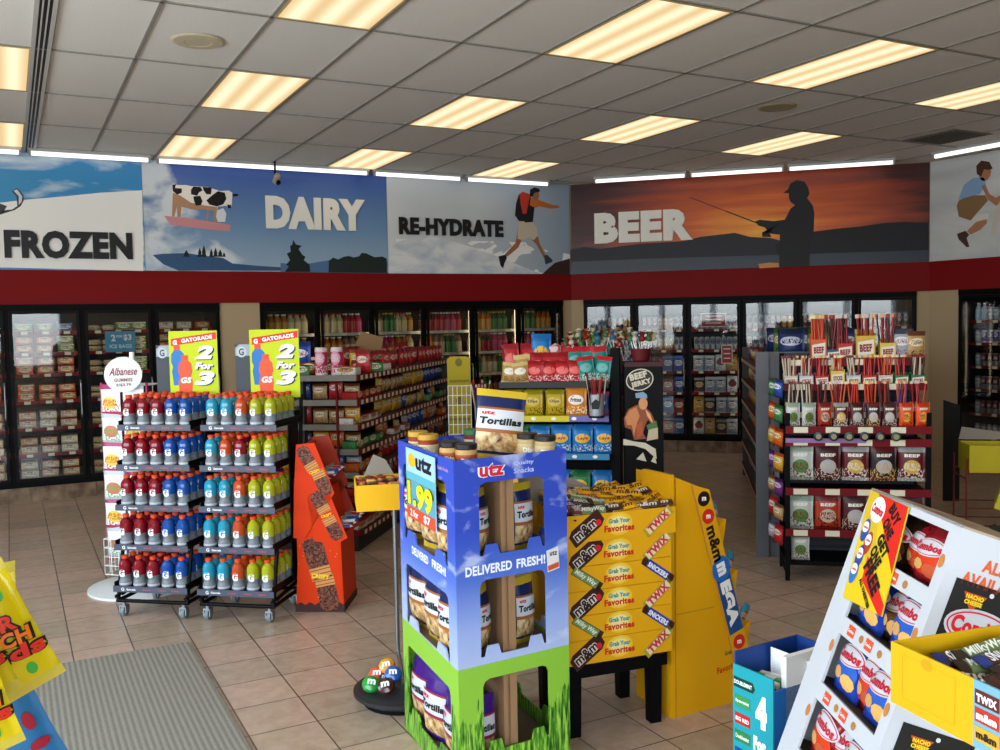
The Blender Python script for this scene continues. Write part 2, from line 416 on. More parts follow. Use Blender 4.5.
# ------------------------------------------------------------------ strip lights over the banners
TUBE = emis('ffffff', 1.6, 'lit fluorescent tube')
def strip(key, s0, s1, y, lab):
    (ox, oy), rz, d = WALLS[key]
    p = Vector((ox, oy, 0))+Matrix.Rotation(rz, 3, 'Z') @ Vector(((s0+s1)/2, y, 0)); L = (s1-s0)/2-.012
    t = thing('strip_light', lab, 'strip light', (p.x, p.y, CZ), rz, 'strip lights washing the banners')
    m = MB(); m.box(-L, L, -.045, .045, -.03, 0, mat('b5b5b2', .4)); m.obj('housing', t)
    m = MB(); m.lathe([(.022, -L+.02), (.022, L-.02)], TUBE, 10, T(0, 0, -.05) @ RY(PI/2)); m.obj('tube', t)
    for e in (-1, 1): m = MB(); m.cb(e*(L-.012), 0, -.05, .02, .05, .05, mat('9a9a98', .4)); m.obj('lamp_holder', t)
for i, (a, c) in enumerate(((-2.2, .2), (.24, 1.4), (1.44, 3.8), (3.84, 5.0), (5.04, 6.25))):
    strip('far', a, c, -.24, 'white strip light over the far banners, %s from the left' % nth(i))
for i, (a, c) in enumerate(((.42, 1.6), (1.62, 2.75), (2.77, 3.98))):
    strip('angled', a, c, -.5, 'white strip light above the beer banner, %s from the left' % nth(i))
for i, (a, c) in enumerate(((.45, 1.65), (1.67, 2.87))):
    strip('right', a, c, -.55, 'white strip light over the right banner, %s from the corner' % nth(i))

# ------------------------------------------------------------------ printed banners
LETW = mat('f2efe6', .45); LETB = mat('1d1d22', .45)
def banner(key, name, x0, x1, lab, art, face):
    (ox, oy), rz, d = WALLS[key]
    t = thing(name, lab, 'banner', (ox, oy, 0), rz)
    b = MB(); b.box(x0+.003, x1-.003, -.02, -.001, 2.372, CZ-.006, face)
    P = lambda px, py: onwall(px, py, (ox, oy), d)
    PP = lambda pts: [P(*p) for p in pts]
    b2 = art(b, P, PP, t); b.obj('printed_panel', t)
    if b2: b2.obj('raised_lettering', t)
OFF = .0215
def crop(f, x0, y0): return lambda *pts: [(x0+a/f, y0+c/f) for a, c in pts]
# frozen
n = NT('printed sky and snow', .35); g = n.sep(); cl = n.noise(1, 5, mp=(3.5, 1, 5.5), out='Generated', dist=.5)
sky = n.mix(n.math('MULTIPLY', n.math('GREATER_THAN', cl, .0), n.math('SMOOTH_MIN', n.math('MAXIMUM', n.math('MULTIPLY', n.math('SUBTRACT', cl, .5), 6), 0), 1, .3)), '3d8ec4', 'dfeaf0')
FZ = n.col(sky)
def art(b, P, PP, t):
    b.poly(PP([(-60, 212), (0, 203), (25, 200), (60, 197), (100, 193), (142, 190.5), (143, 271), (-60, 266)]), mat('f2f1ee', .5), OFF)
    q = crop(5.77, 0, 150)
    b.poly(PP(q((0, 375), (15, 350), (70, 345), (100, 325), (95, 270), (68, 238), (100, 222), (118, 240), (135, 262), (138, 290), (120, 325), (85, 348), (30, 365))), mat('3a3f47', .4), OFF+.001)
    b.poly(PP(q((78, 236), (98, 229), (112, 246), (128, 270), (125, 300), (108, 318), (108, 268))), mat('cfd6dd', .4), OFF+.002)
    b.poly(PP(q((-60, 352), (0, 310), (40, 325), (20, 360), (-60, 420))), mat('3a3f47', .4), OFF+.001)
    m = MB(); x0, z0 = P(4, 244); x1, z1 = P(132, 244)
    m.text('FROZEN', (x0+x1)/2, z0, .285, LETB, x1-x0, OFF+.002, bold=.055, ext=.02); return m
banner('far', 'frozen_banner', -2.3, 1.325, 'wide banner reading FROZEN over snow and blue sky', art, FZ)
# dairy
n = NT('printed blue sky with cloud', .3); g = n.sep(); cl = n.noise(1, 5, mp=(6, 1, 4), out='Generated', dist=.4)
base = n.ramp(g[2], [(0, '9fb6c8'), (.45, '6f93bb'), (1, '3a58a8')])
lf = n.math('MULTIPLY', n.math('SUBTRACT', .42, n.math('ADD', g[0], n.math('MULTIPLY', g[2], .25))), 3.2)
cf = n.math('MINIMUM', n.math('MAXIMUM', n.math('MULTIPLY', n.math('SUBTRACT', n.math('ADD', cl, n.math('MINIMUM', lf, .35)), .72), 6), 0), 1)
DZ = n.col(n.mix(cf, base, 'd5dde4'))
def art(b, P, PP, t):
    q = crop(6.52, 140, 160); o = OFF
    hill = mat('35577f', .4); tr = mat('15231f', .5); wh = mat('efeae4', .4); tan = mat('b48a6c', .4); bk = mat('17171a', .4)
    b.poly(PP(q((80, 620), (150, 612), (300, 608), (420, 625), (540, 640), (600, 675), (760, 690), (915, 700), (915, 722), (250, 722), (150, 680))), hill, o)
    b.poly(PP([(280, 263), (300, 265), (330, 260), (360, 259), (387, 262), (387, 273.5), (280, 272)]), mat('52759c', .4), o)
    b.poly(PP(q((155, 365), (300, 378), (450, 402), (590, 425), (580, 468), (430, 452), (200, 425))), mat('cf8f96', .4), o+.001)
    b.poly(PP(q((210, 165), (300, 165), (330, 172), (440, 178), (520, 205), (575, 200), (600, 215), (595, 300), (580, 318), (560, 300), (505, 305), (500, 330), (480, 330), (430, 325), (330, 320), (265, 300), (262, 372), (242, 372), (238, 300), (222, 372), (206, 370))), wh, o+.002)
    b.poly(PP(q((208, 300), (212, 215), (262, 235), (330, 280), (430, 300), (500, 308), (495, 408), (482, 408), (478, 330), (445, 330), (440, 400), (428, 398), (436, 325), (330, 322), (268, 306), (262, 372), (242, 372), (238, 305), (222, 370), (206, 370))), tan, o+.0025)
    for pt in (((208, 165), (232, 160), (226, 185), (270, 188), (270, 215), (240, 228), (212, 205)), ((330, 195), (345, 175), (392, 178), (405, 200), (380, 215), (370, 235), (330, 225)), ((405, 178), (465, 182), (460, 225), (430, 225), (412, 200)), ((345, 240), (390, 235), (405, 270), (395, 295), (362, 300), (350, 270)),
               ((430, 265), (470, 230), (505, 205), (550, 215), (560, 255), (540, 290), (500, 305), (450, 292)), ((598, 222), (635, 222), (638, 235), (605, 242)), ((565, 292), (592, 295), (588, 318), (570, 315))):
        b.poly(PP(q(*pt)), bk, o+.004)
    b.poly(PP(q((500, 330), (540, 315), (560, 350), (552, 405), (505, 405), (492, 370))), mat('d9e0e6', .4), o+.003)
    for cx, h, w in ((300, 45, 22), (387, 62, 16), (414, 78, 18), (462, 55, 14), (490, 62, 16), (520, 50, 18), (545, 30, 12)):
        b.poly(PP(q((cx-w, 632), (cx-w*.55, 632-h*.35), (cx-w*.8, 632-h*.35), (cx, 632-h), (cx+w*.8, 632-h*.35), (cx+w*.55, 632-h*.35), (cx+w, 632))), tr, o+.001)
    q = crop(7.69, 270, 190)
    b.poly(PP(q((110, 630), (140, 590), (120, 575), (150, 540), (125, 490), (155, 475), (150, 430), (165, 425), (175, 385), (195, 420), (240, 430), (215, 455), (245, 500), (270, 515), (255, 540), (300, 575), (305, 630))), tr, o+.002)
    pts = [(445, 634), (448, 545), (480, 520), (520, 535), (560, 515), (600, 508), (640, 520), (680, 510), (700, 485), (735, 488), (770, 505), (800, 518), (860, 512), (893, 530), (893, 640)]
    b.poly(PP(q(*pts)), mat('1f2b2a', .5), o+.002)
    m = MB(); x0, z0 = P(265, 213); x1, z1 = P(364, 216)
    m.text('DAIRY', (x0+x1)/2, (P(315, 214))[1], .37, LETW, x1-x0, OFF+.002, bold=.065, ext=.02); return m
banner('far', 'dairy_banner', 1.325, 4.095, 'banner reading DAIRY with a spotted cow gliding over snowy trees', art, DZ)
# re-hydrate
n = NT('printed mountain haze', .35); g = n.sep(); cl = n.noise(1, 6, mp=(7, 1, 6), out='Generated', dist=.8)
base = n.mix(g[0], 'd9dcde', '93a6b9')
RHY = n.col(n.mix(n.math('MULTIPLY', n.math('GREATER_THAN', cl, .56), n.math('LESS_THAN', g[2], .35)), base, 'eeeeee'))
def art(b, P, PP, t):
    o = OFF; q = crop(6.82, 480, 170)
    n2 = NT('printed snow peak', .4); c2 = n2.noise(2.5, 5, dist=.6, mp=(1, 1, 2)); snow = n2.col(n2.ramp(c2, [(.35, 'b4c0d0'), (.6, 'e2e4e6')]))
    b.poly(PP([(388, 248), (402, 240), (415, 243), (430, 236), (445, 239), (470, 247), (495, 256), (520, 266), (540, 274), (388, 273.5)]), snow, o)
    dk = mat('3a2722', .5)
    b.poly(PP([(541, 274.5), (548, 268), (554, 263), (569, 258.5), (569, 274.8)]), dk, o+.001)
    sk = mat('a06a48', .5); sh = mat('c9bda8', .5); bk = mat('1c1a20', .5); rd = mat('c0392c', .5); oj = mat('c46a2c', .5)
    b.poly(PP(q((260, 345), (330, 330), (350, 350), (300, 430), (255, 530), (180, 592), (165, 575), (235, 500), (250, 430))), sk, o+.001)
    b.poly(PP(q((330, 420), (385, 440), (400, 500), (445, 590), (430, 600), (380, 510), (345, 475))), sk, o+.001)
    b.poly(PP(q((258, 350), (350, 355), (385, 400), (388, 450), (360, 480), (325, 460), (290, 480), (250, 470))), sh, o+.0015)
    b.poly(PP(q((120, 590), (170, 578), (178, 600), (160, 640), (152, 672), (135, 655))), bk, o+.002)
    b.poly(PP(q((430, 585), (450, 578), (490, 615), (485, 628), (440, 645))), mat('3c4248', .5), o+.002)
    b.poly(PP(q((330, 195), (360, 190), (420, 215), (480, 238), (535, 245), (535, 260), (480, 265), (400, 250), (365, 262), (352, 340), (300, 360), (330, 260))), oj, o+.002)
    b.poly(PP(q((330, 240), (365, 258), (355, 355), (300, 360), (290, 330))), bk, o+.0022)
    b.poly(PP(q((258, 170), (285, 150), (330, 165), (340, 190), (325, 300), (300, 350), (260, 350), (232, 310), (240, 230))), bk, o+.0025)
    b.poly(PP(q((262, 165), (290, 150), (335, 170), (330, 200), (310, 300), (285, 300), (270, 230))), rd, o+.003)
    x, z = P(480+372/6.82, 170+172/6.82); b.ell(x, z, .055, .07, sk, o+.003)
    b.poly(PP(q((332, 180), (335, 135), (365, 120), (400, 130), (400, 150), (365, 158), (350, 185))), bk, o+.0035)
    m = MB(); x0 = P(398, 226)[0]; x1 = P(502, 230)[0]; m.text('RE-HYDRATE', (x0+x1)/2, P(450, 227.5)[1], .21, LETB, x1-x0, OFF+.002, bold=.05, ext=.02); return m
banner('far', 'rehydrate_banner', 4.095, 6.69, 'banner reading RE-HYDRATE with a hiker leaping between rocks', art, RHY)
# beer
n = NT('printed sunset', .3); g = n.sep(); st = n.noise(1, 5, mp=(3.2, 1, 11), out='Generated', dist=.6)
dx = n.math('SUBTRACT', g[0], .55); dz = n.math('MULTIPLY', n.math('SUBTRACT', g[2], .38), .42)
rr = n.math('SQRT', n.math('ADD', n.math('MULTIPLY', dx, dx), n.math('MULTIPLY', n.math('MULTIPLY', dz, dz), 1.6)))
rr = n.math('ADD', rr, n.math('MULTIPLY', n.math('SUBTRACT', .5, st), .34))
BZ = n.col(n.ramp(rr, [(0, 'ffd044'), (.06, 'fa9c2c'), (.18, 'dc6626'), (.34, 'a84426'), (.48, '4f2423'), (.66, '2e1c22')]))
def art(b, P, PP, t):
    o = OFF; q = crop(4.167, 690, 170); dk = mat('17171c', .5); hl = mat('2a2a33', .5)
    b.poly(PP([(571, 250), (585, 247), (600, 249), (640, 244), (685, 241), (700, 237), (735, 233), (750, 237), (770, 238), (782, 241), (782, 266.5), (571, 274)]), hl, o)
    b.poly(PP([(812, 232), (835, 229), (860, 226.5), (885, 223), (905, 222), (928.5, 223), (928.5, 261.5), (780, 267), (775, 245)]), mat('1e1d24', .5), o+.0005)
    b.poly(PP([(571, 262), (640, 259), (780, 255), (928.5, 250), (928.5, 261.5), (571, 274.5)]), mat('2c3340', .35), o+.001)
    b.poly(PP(q((285, 392), (330, 386), (370, 388), (372, 405), (290, 410))), mat('c98a3a', .4), o+.0015)
    b.poly(PP(q((372, 330), (375, 270), (300, 262), (302, 280), (340, 280), (330, 262), (312, 240), (285, 232), (270, 216), (290, 208), (350, 214), (395, 208), (420, 160), (438, 148), (420, 135), (412, 118), (412, 98), (388, 96), (408, 82), (418, 58), (445, 43), (478, 50), (492, 75), (498, 100), (488, 118), (512, 150), (518, 180), (515, 260), (500, 330), (498, 400), (372, 405))), dk, o+.002)
    for a, c, w in (((0, 115), (150, 172), 3), ((150, 172), (275, 220), 5)):
        b.poly(PP(q((a[0], a[1]-w/2), (c[0], c[1]-w/2), (c[0], c[1]+w/2), (a[0], a[1]+w/2))), dk, o+.0025)
    m = MB(); x0 = P(595, 228)[0]; x1 = P(693, 224)[0]; m.text('BEER', (x0+x1)/2, P(644, 226.5)[1], .40, LETW, x1-x0, OFF+.002, bold=.065, ext=.02); return m
banner('angled', 'beer_banner', .012, 4.405, 'long sunset banner reading BEER with an angler in silhouette', art, BZ)
# boy
n = NT('printed pale backdrop', .35); cl = n.noise(1, 4, mp=(3, 1, 3), out='Generated', dist=.5); GZ = n.col(n.ramp(cl, [(.35, 'b9bdbe'), (.6, 'd3d4d2')]))
def art(b, P, PP, t):
    o = OFF; q = crop(3.75, 880, 130)
    sk = mat('b07a58', .5); hr = mat('4a2f20', .5); sh = mat('86a9cc', .5); st = mat('8a6a48', .5); sho = mat('4a3428', .5)
    b.poly(PP(q((330, 380), (365, 345), (405, 335), (405, 350), (380, 375), (345, 392))), sk, o+.001)
    b.poly(PP(q((293, 390), (325, 378), (340, 392), (330, 405), (340, 438), (330, 440), (300, 410))), sho, o+.002)
    b.poly(PP(q((342, 320), (415, 312), (410, 332), (360, 345), (342, 340))), mat('d8d5cc', .5), o+.0012)
    b.poly(PP(q((292, 285), (300, 265), (340, 245), (400, 245), (410, 265), (370, 310), (345, 340), (300, 325))), st, o+.0015)
    b.poly(PP(q((298, 262), (320, 205), (355, 180), (395, 178), (402, 205), (380, 240), (340, 250))), sh, o+.002)
    b.poly(PP(q((385, 210), (400, 205), (415, 240), (440, 255), (470, 235), (470, 250), (442, 285), (410, 262))), sk, o+.0022)
    x, z = P(880+398/3.75, 130+158/3.75); b.ell(x, z, .075, .1, sk, o+.002)
    b.poly(PP(q((368, 165), (366, 135), (385, 115), (415, 120), (428, 145), (415, 150), (395, 148), (385, 175))), hr, o+.003)
    b.poly(PP(q((420, 395), (428, 330), (440, 280), (470, 255), (470, 330), (445, 340), (437, 400))), mat('c9c2b5', .5), o+.001)
banner('right', 'leaping_boy_banner', .012, 5.4, 'pale banner with a leaping boy in blue shirt and brown shorts', art, GZ)

# ------------------------------------------------------------------ glass door coolers
gm = bpy.data.materials.new('door glass'); gm.use_nodes = True; nt = gm.node_tree; nt.nodes.clear()
o_ = nt.nodes.new('ShaderNodeOutputMaterial'); tr_ = nt.nodes.new('ShaderNodeBsdfTransparent'); gl = nt.nodes.new('ShaderNodeBsdfGlossy'); mx = nt.nodes.new('ShaderNodeMixShader'); fr = nt.nodes.new('ShaderNodeFresnel')
fr.inputs[0].default_value = 1.5; gl.inputs['Roughness'].default_value = .03; tr_.inputs[0].default_value = (.86, .88, .88, 1)
f2_ = nt.nodes.new('ShaderNodeMath'); f2_.operation = 'MULTIPLY'; f2_.inputs[1].default_value = 1.5; f2_.use_clamp = True; nt.links.new(fr.outputs[0], f2_.inputs[0]); nt.links.new(f2_.outputs[0], mx.inputs[0]); nt.links.new(tr_.outputs[0], mx.inputs[1]); nt.links.new(gl.outputs[0], mx.inputs[2]); nt.links.new(mx.outputs[0], o_.inputs[0])
GLASS = gm
COOLW = mat('8d9092', .6); COOLD = mat('2e3134', .6); LED = emis('ffe6c0', 5.5, 'cooler lamp')
def cooler(key, x0, pitch, nd, zs, lab, lip, inside):
    (ox, oy), rz, d = WALLS[key]; W = pitch*nd
    R = Matrix.Rotation(rz, 3, 'Z'); p = Vector((ox, oy, 0))+R @ Vector((x0, 0, 0))
    t = thing('glass_door_cooler', lab, 'cooler', (p.x, p.y, 0), rz)
    m = MB(); a, c = .001, W-.001
    m.box(a, c, .78, .8, CB, CT, inside); m.box(a, a+.02, .055, .78, CB, CT, inside); m.box(c-.02, c, .055, .78, CB, CT, inside)
    m.box(a+.02, c-.02, .055, .78, CB+.001, CB+.01, inside); m.box(a+.02, c-.02, .055, .78, CT-.01, CT-.001, inside); m.obj('cabinet', t)
    m = MB(); k = .045
    m.box(.0, W, -.035, .05, CT-.065, CT, BLK2); m.box(0, W, -.035, .05, CB, CB+.06, BLK2)
    for i in range(nd+1):
        x = min(max(i*pitch, k/2+.002), W-k/2-.002); m.box(x-k/2, x+k/2, -.03, .05, CB+.06, CT-.065, BLK2)
    m.obj('frame', t)
    for i in range(nd):
        u0, u1 = i*pitch+.026, (i+1)*pitch-.026; z0, z1 = CB+.062, CT-.067; e = .03
        dm = MB(); dm.box(u0, u1, -.055, -.036, z0, z0+e, BLACK); dm.box(u0, u1, -.055, -.036, z1-e, z1, BLACK)
        dm.box(u0, u0+e, -.055, -.036, z0+e, z1-e, BLACK); dm.box(u1-e, u1, -.055, -.036, z0+e, z1-e, BLACK)
        do = dm.obj('door', t)
        g_ = MB(); g_.add([(u0+e, -.045, z0+e), (u1-e, -.045, z0+e), (u1-e, -.045, z1-e), (u0+e, -.045, z1-e)], [(0, 1, 2, 3)], GLASS); g_.obj('glass_pane', do)
        h = MB(); h.tube([(u1-.015, -.056, .85), (u1-.015, -.085, .88), (u1-.015, -.085, 1.2), (u1-.015, -.056, 1.23)], .008, STEEL); h.obj('handle', do)
    for z in zs:
        m = MB(); m.box(.045, W-.045, .13, .72, z-.012, z, COOLW); m.box(.045, W-.045, .12, .13, z-.03, z+.006, lip)
        for i in range(nd):
            for j in range(3): x = i*pitch+.13+j*.2; m.box(x, x+.06, .117, .12, z-.027, z+.003, TAGM)
        m.obj('shelf', t)
    for i in range(1, nd):
        x = i*pitch; m = MB(); m.box(x-.01, x+.01, .07, .08, CB+.1, CT-.12, LED); m.obj('lamp', t)
    return lambda x, y, z: Vector((ox, oy, 0))+R @ Vector((x0+x, y, z)), rz
def stock(fn, rz, pitch, i, k, z, protos, n, y, fmt, h=None, jit=.01, scale=None):
    w = (pitch-.12)/n
    for j in range(n):
        pr = protos(i, k, j); q = fn(i*pitch+.06+w*(j+.5), y+random.uniform(0, jit), z+.001)
        if pr is None: continue
        P_, desc = pr; P_.put(q, rz+random.uniform(-.06, .06), fmt % (desc, nth(j)), None, scale)
# freezer
ZA = [.22, .47, .74, 1.02, 1.3, 1.52, 1.74]
DOUGH = []
for nm, cs in (('red frozen pizza box', ('c02a1c', 'c8b79a', 'd8c9a8', '7a1f18')), ('tan dough tray', ('b8a27c', '8a2e22', 'd9cdb4', '6a3a24')), ('pale frozen roll pack', ('c9bca0', '9a8b70', 'e2dccb', '5d4a36')), ('orange frozen snack box', ('b8562a', '7c1d1a', 'e3c98e', '4d1a12')), ('green vegetable bag box', ('5e7a3c', 'c9c3a8', 'd8d3b5', '2c3f1d')), ('dark blue frozen entree box', ('2c3a63', '7d8fb5', 'b9c0cf', '15182c'))):
    DOUGH.append((Proto('frozen_food_box', 'frozen food', carton_mb(.155, .2, .085, pack(*cs, rz=.3, z0=.55))), nm))
BUN = (Proto('wrapped_bun', 'frozen food', MB().lathe([(.0, 0), (.06, .005), (.075, .03), (.06, .055), (0, .062)], pack('cdbd98', 'b8a47c', 'e0d4b6', '8a7450'), 12)), 'cream wrapped frozen bun')
fnA, rzA = cooler('far', -1.42, .7, 5, ZA, 'left freezer case with frozen boxes behind black-framed glass doors', REDLIP, COOLD)
for i in (1, 2, 3, 4):
    for k, z in enumerate(ZA):
        for lv in range(2 if k != 6 else 1):
            if i >= 4 and k < 4: continue
            def pick(i, k, j):
                if i == 3: return BUN if j < 2 else (DOUGH[4] if k > 3 else None)
                if k > 2: return DOUGH[(i*2+k+j//2) % 6 if k > 4 else (3 if j % 3 else 0)]
                return DOUGH[1 if (k+j) % 3 else 2]
            stock(fnA, rzA, .7, i, k, z+lv*(.088 if i != 3 else .066), pick, 3 if i != 3 else 4, .26, '%%s, %%s from left, %s layer, %s shelf, %s freezer door' % (('bottom', 'top')[lv], nth(k), nth(i-1)))
# sticker in the third freezer door
t = thing('price_sticker', 'blue 2 for $3 sticker inside a freezer door behind the gummies sign', 'sticker', (1.05, YF+.03, 1.62))
m = MB(); m.box(-.15, .15, 0, .004, -.11, .11, mat('4a8fae', .4))
m.text('2', -.07, .04, .07, WHITE, .045); m.text('FOR', -.01, .055, .025, WHITE, .06); m.text('$3', .07, .04, .07, WHITE, .08); m.text('ICE BAGS', 0, -.05, .04, mat('bfe0ee'), .22); m.obj('printed_card', t)
# drinks
def drink(nm, liq, cap, lab, r=.033, h=.2, neck=.35): return (Proto('drink_bottle', 'bottle', bottle_mb(r, h, mat(liq, .2), mat(cap, .4), mat(lab, .35), neck)), nm)
DR = [drink('amber tea bottle', 'a8641c', 'd8d0b0', 'b88a3a'), drink('orange juice bottle', 'c86a1a', '2f6b2a', 'd8a040'), drink('red juice bottle', '8f1a1c', 'c8c8c8', 'b02a30'), drink('green soda bottle', '2f5c34', 'c8b020', '3f7a3a'), drink('pale lemonade bottle', 'b8a878', 'c0392b', 'd0c090'), drink('dark cola bottle', '2a1512', 'a01c1c', '9a1f22'), drink('milk coffee bottle', '8a6a4c', '3c2418', 'c0b090'), drink('pink drink bottle', 'b03050', 'e0e0e0', 'c04868')]
ZB = [.25, .53, .81, 1.09, 1.37, 1.65]
fnB, rzB = cooler('far', 2.53, .6717, 6, ZB, 'middle drinks cooler with six black-framed glass doors', mat('b8b4a4', .5), COOLD)
BPAL = [(0, 0, 4, 4), (4, 4, 2, 7), (6, 3, 4, 0), (5, 2, 7, 2), (0, 1, 3, 3), (4, 3, 1, 1)]
for i in range(6):
    for k, z in enumerate(ZB):
        if k < (3 if i < 3 else 2): continue
        for r_ in (0, 1):
            stock(fnB, rzB, .6717, i, k, z, lambda i, k, j: DR[(BPAL[i][(j+k) % 4 if k % 2 else (j//2) % 4]+k) % 8 if k < 5 else BPAL[i][j*4//7]], 7, .2+r_*.09, '%%s, %%s from left, %s row, %s shelf, %s drinks cooler door' % (('front', 'back')[r_], nth(k), nth(i)), jit=.004, scale=(1.15, 1.1, 1.18))
# beer
def bx(nm, w, h, *cs): return (Proto('beer_carton', 'beer carton', carton_mb(w, .2, h, pack(*cs, rz=.2, z0=.55))), nm)
BX = [bx('white beer carton', .125, .19, 'c9cbcc', 'b0b4b8', '8a2a28', '2a2f3c'), bx('grey blue beer carton', .125, .18, '8794a4', 'c0c6cc', 'd8d8d6', '2b3a5a'), bx('black beer carton', .125, .17, '26262a', '8f8f8a', 'c9b68a', '8a1c1c'), bx('gold beer carton', .125, .19, 'b08a3a', '8a6a2a', 'cdb878', '5a2018'), bx('deep blue beer carton', .125, .18, '23407e', '3a5ea8', 'c0c8d8', '10204a'), bx('red beer carton', .125, .17, '8c2420', '5a1614', 'd8c8a8', '2a0f0c'), bx('orange beer carton', .125, .15, 'b8641e', '8a3a14', 'd8b070', '3a1a0c')]
CN = [(Proto('beer_can', 'can', can_mb(.031, .16, pack('b9bdc2', '9aa0a8', '5d6c86', '20283c', rz=.25))), 'tall silver beer can'), (Proto('beer_can', 'can', can_mb(.031, .16, pack('2a3550', '8a94a8', 'b8bcc4', 'a02020', rz=.25))), 'tall navy beer can'), (Proto('beer_can', 'can', can_mb(.031, .16, pack('b98a3c', '8c6a30', 'd8c8a0', '702018', rz=.25))), 'tall gold beer can')]
ZC = [.22, .5, .77, 1.05, 1.33, 1.6]
fnC, rzC = cooler('angled', .17, .6833, 6, ZC, 'beer cooler with six glass doors under the sunset banner', REDLIP, COOLD)
CP = {0: (4, 4, 5, 1, 6), 1: (4, 4, 6, 4, 5), 2: (0, 3, 2, 1, 1), 3: (0, 3, 0, 2, 0), 4: (1, 0, 5, 4, 3), 5: (0, 4, 1, 2, 5)}
for i in range(6):
    for k, z in enumerate(ZC):
        if i in (3, 4) and k < 3 and i == 4: continue
        pc = k >= 4
        stock(fnC, rzC, .6833, i, k, z, (lambda i, k, j: CN[(0 if i == 2 else (j//3+i) % 3)]) if pc else (lambda i, k, j: BX[(CP[i][(k+j) % 5])]), 8 if pc else 4, .22, '%%s, %%s from left, %s shelf, %s beer cooler door' % (nth(k), nth(i)), jit=.01, scale=(1.06, 1, 1.15 if not pc else 1.1))
for (i, z, lab, txt) in ((2, 1.72, 'small maroon sign high inside the third beer cooler door', None), (2, 1.28, 'little red notice on the third beer cooler door', 'PULL')):
    q = fnC(i*.6833+(.33 if z > 1.5 else .5), .02 if z > 1.5 else -.048, z); t = thing('door_notice', lab, 'notice', q, rzC)
    m = MB(); w = .16 if z > 1.5 else .07; h = .09 if z > 1.5 else .12
    m.box(-w, w, 0, .003, -h, h, mat('c9c4be', .5)); m.box(-w+.01, w-.01, -.001, 0, -h+.01, h-.01, mat('8c2a28', .5))
    for r in range(3): m.box(-w*.6, w*.6, -.002, -.001, h*.5-r*h*.5, h*.62-r*h*.5, mat('d8c8c0', .5))
    m.obj('printed_card', t)
# right drinks cooler
ZD = [.3, .58, .86, 1.13, 1.4, 1.66]
fnD, rzD = cooler('right', .41, .72, 4, ZD, 'right hand cooler of energy drinks behind the leaping boy banner', REDLIP, BLK2)
ED = [(Proto('energy_drink_can', 'can', can_mb(.03, .15, pack('2a3f8a', 'c0c4cc', 'c8ccd4', 'a01c24', rz=.2))), 'blue and silver energy can'), (Proto('energy_drink_can', 'can', can_mb(.03, .15, pack('26262c', '7a1a2a', '9a1c34', 'd8d8d8', rz=.2))), 'black and red energy can'), drink('clear water bottle', '9fb4be', 'e8e8e8', '9ab8c8'), (Proto('energy_drink_can', 'can', can_mb(.03, .15, pack('b8bcc2', '7a8088', 'd8dadc', '3a4a6a', rz=.2))), 'silver energy can')]
for i in (0, 1):
    for k, z in enumerate(ZD):
        stock(fnD, rzD, .72, i, k, z, lambda i, k, j: ED[2] if k == 5 and j < 2 else ED[(3, 1, 1, 1, 0, 3)[k] if (j+i) % 4 else 3], 8, .2, '%%s, %%s from left, %s shelf, %s right cooler door' % (nth(k), nth(i)), jit=.004)

# security camera hanging in front of the dairy banner
t = thing('security_camera', 'small security camera on a rod before the dairy banner', 'security camera', (2.66, 10.22, CZ))
MB().tube([(0, 0, 0), (0, 0, -.15)], .012, BLACK).obj('mount', t)
m = MB(); m.lathe([(.03, -.07), (.034, -.06), (.034, .05), (.02, .07)], mat('b8a888', .4), 14, T(.01, -.02, -.19) @ RX(1.1) @ RZ(0)); m.obj('housing', t)
m = MB(); m.lathe([(.022, -.03), (.026, 0)], BLACK, 12, T(.02, -.06, -.235) @ RX(1.1)); m.obj('lens', t)

# ------------------------------------------------------------------ wheeled sports drink carts
FA = -math.radians(39)                       # every aisle fixture stands turned by this angle
def LW(o, a):                                # local -> world for a fixture at o turned by a
    R = Matrix.Rotation(a, 3, 'Z'); return lambda x, y, z: Vector((o[0], o[1], 0))+R @ Vector((x, y, z))
def sport(col, nm):
    m = mat(col, .15, coat=.3); lab = mat('74797e', .35); b = MB(); r, h = .038, .185
    b.lathe([(r*.85, 0), (r, .008), (r, .03), (r*.86, .045), (r*.86, .06), (r, .075)], lab, 14)
    b.lathe([(r, .075), (r*1.0, .12), (r*.95, .138), (r*.72, .155), (r*.42, .166), (r*.4, .17)], m, 14)
    c = MB(); c.lathe([(r*.5, .169), (r*.53, .171), (r*.53, .185), (r*.45, .189)], mat('cc4418', .4), 14)
    l = MB(); wp = lambda x, y, z: ((r+.0012)*math.sin(x/r), -(r+.0012)*math.cos(x/r), y)
    l.text('G', 0, .085, .045, mat('e4e6e8', .4), .038, warp=wp, M=None, bold=.06)
    l.text('THIRST', 0, .03, .009, mat('e8e8e8', .4), .03, warp=wp, M=None, bold=.03) if 0 else None
    b.lathe([(r+.0006, .012), (r+.0006, .024)], mat('b0b3b8', .4), 14)
    return Proto('sports_drink_bottle', 'bottle', b, [('cap', c), ('label', l)]), nm
SD = {'r': sport('7a0c1c', 'dark red'), 'b': sport('0f4690', 'royal blue'), 'l': sport('1f88a4', 'light blue'), 'o': sport('b0431c', 'orange'), 'y': sport('9a9c18', 'yellow green')}
LIPZ = [.19, .44, .678, .921, 1.163]
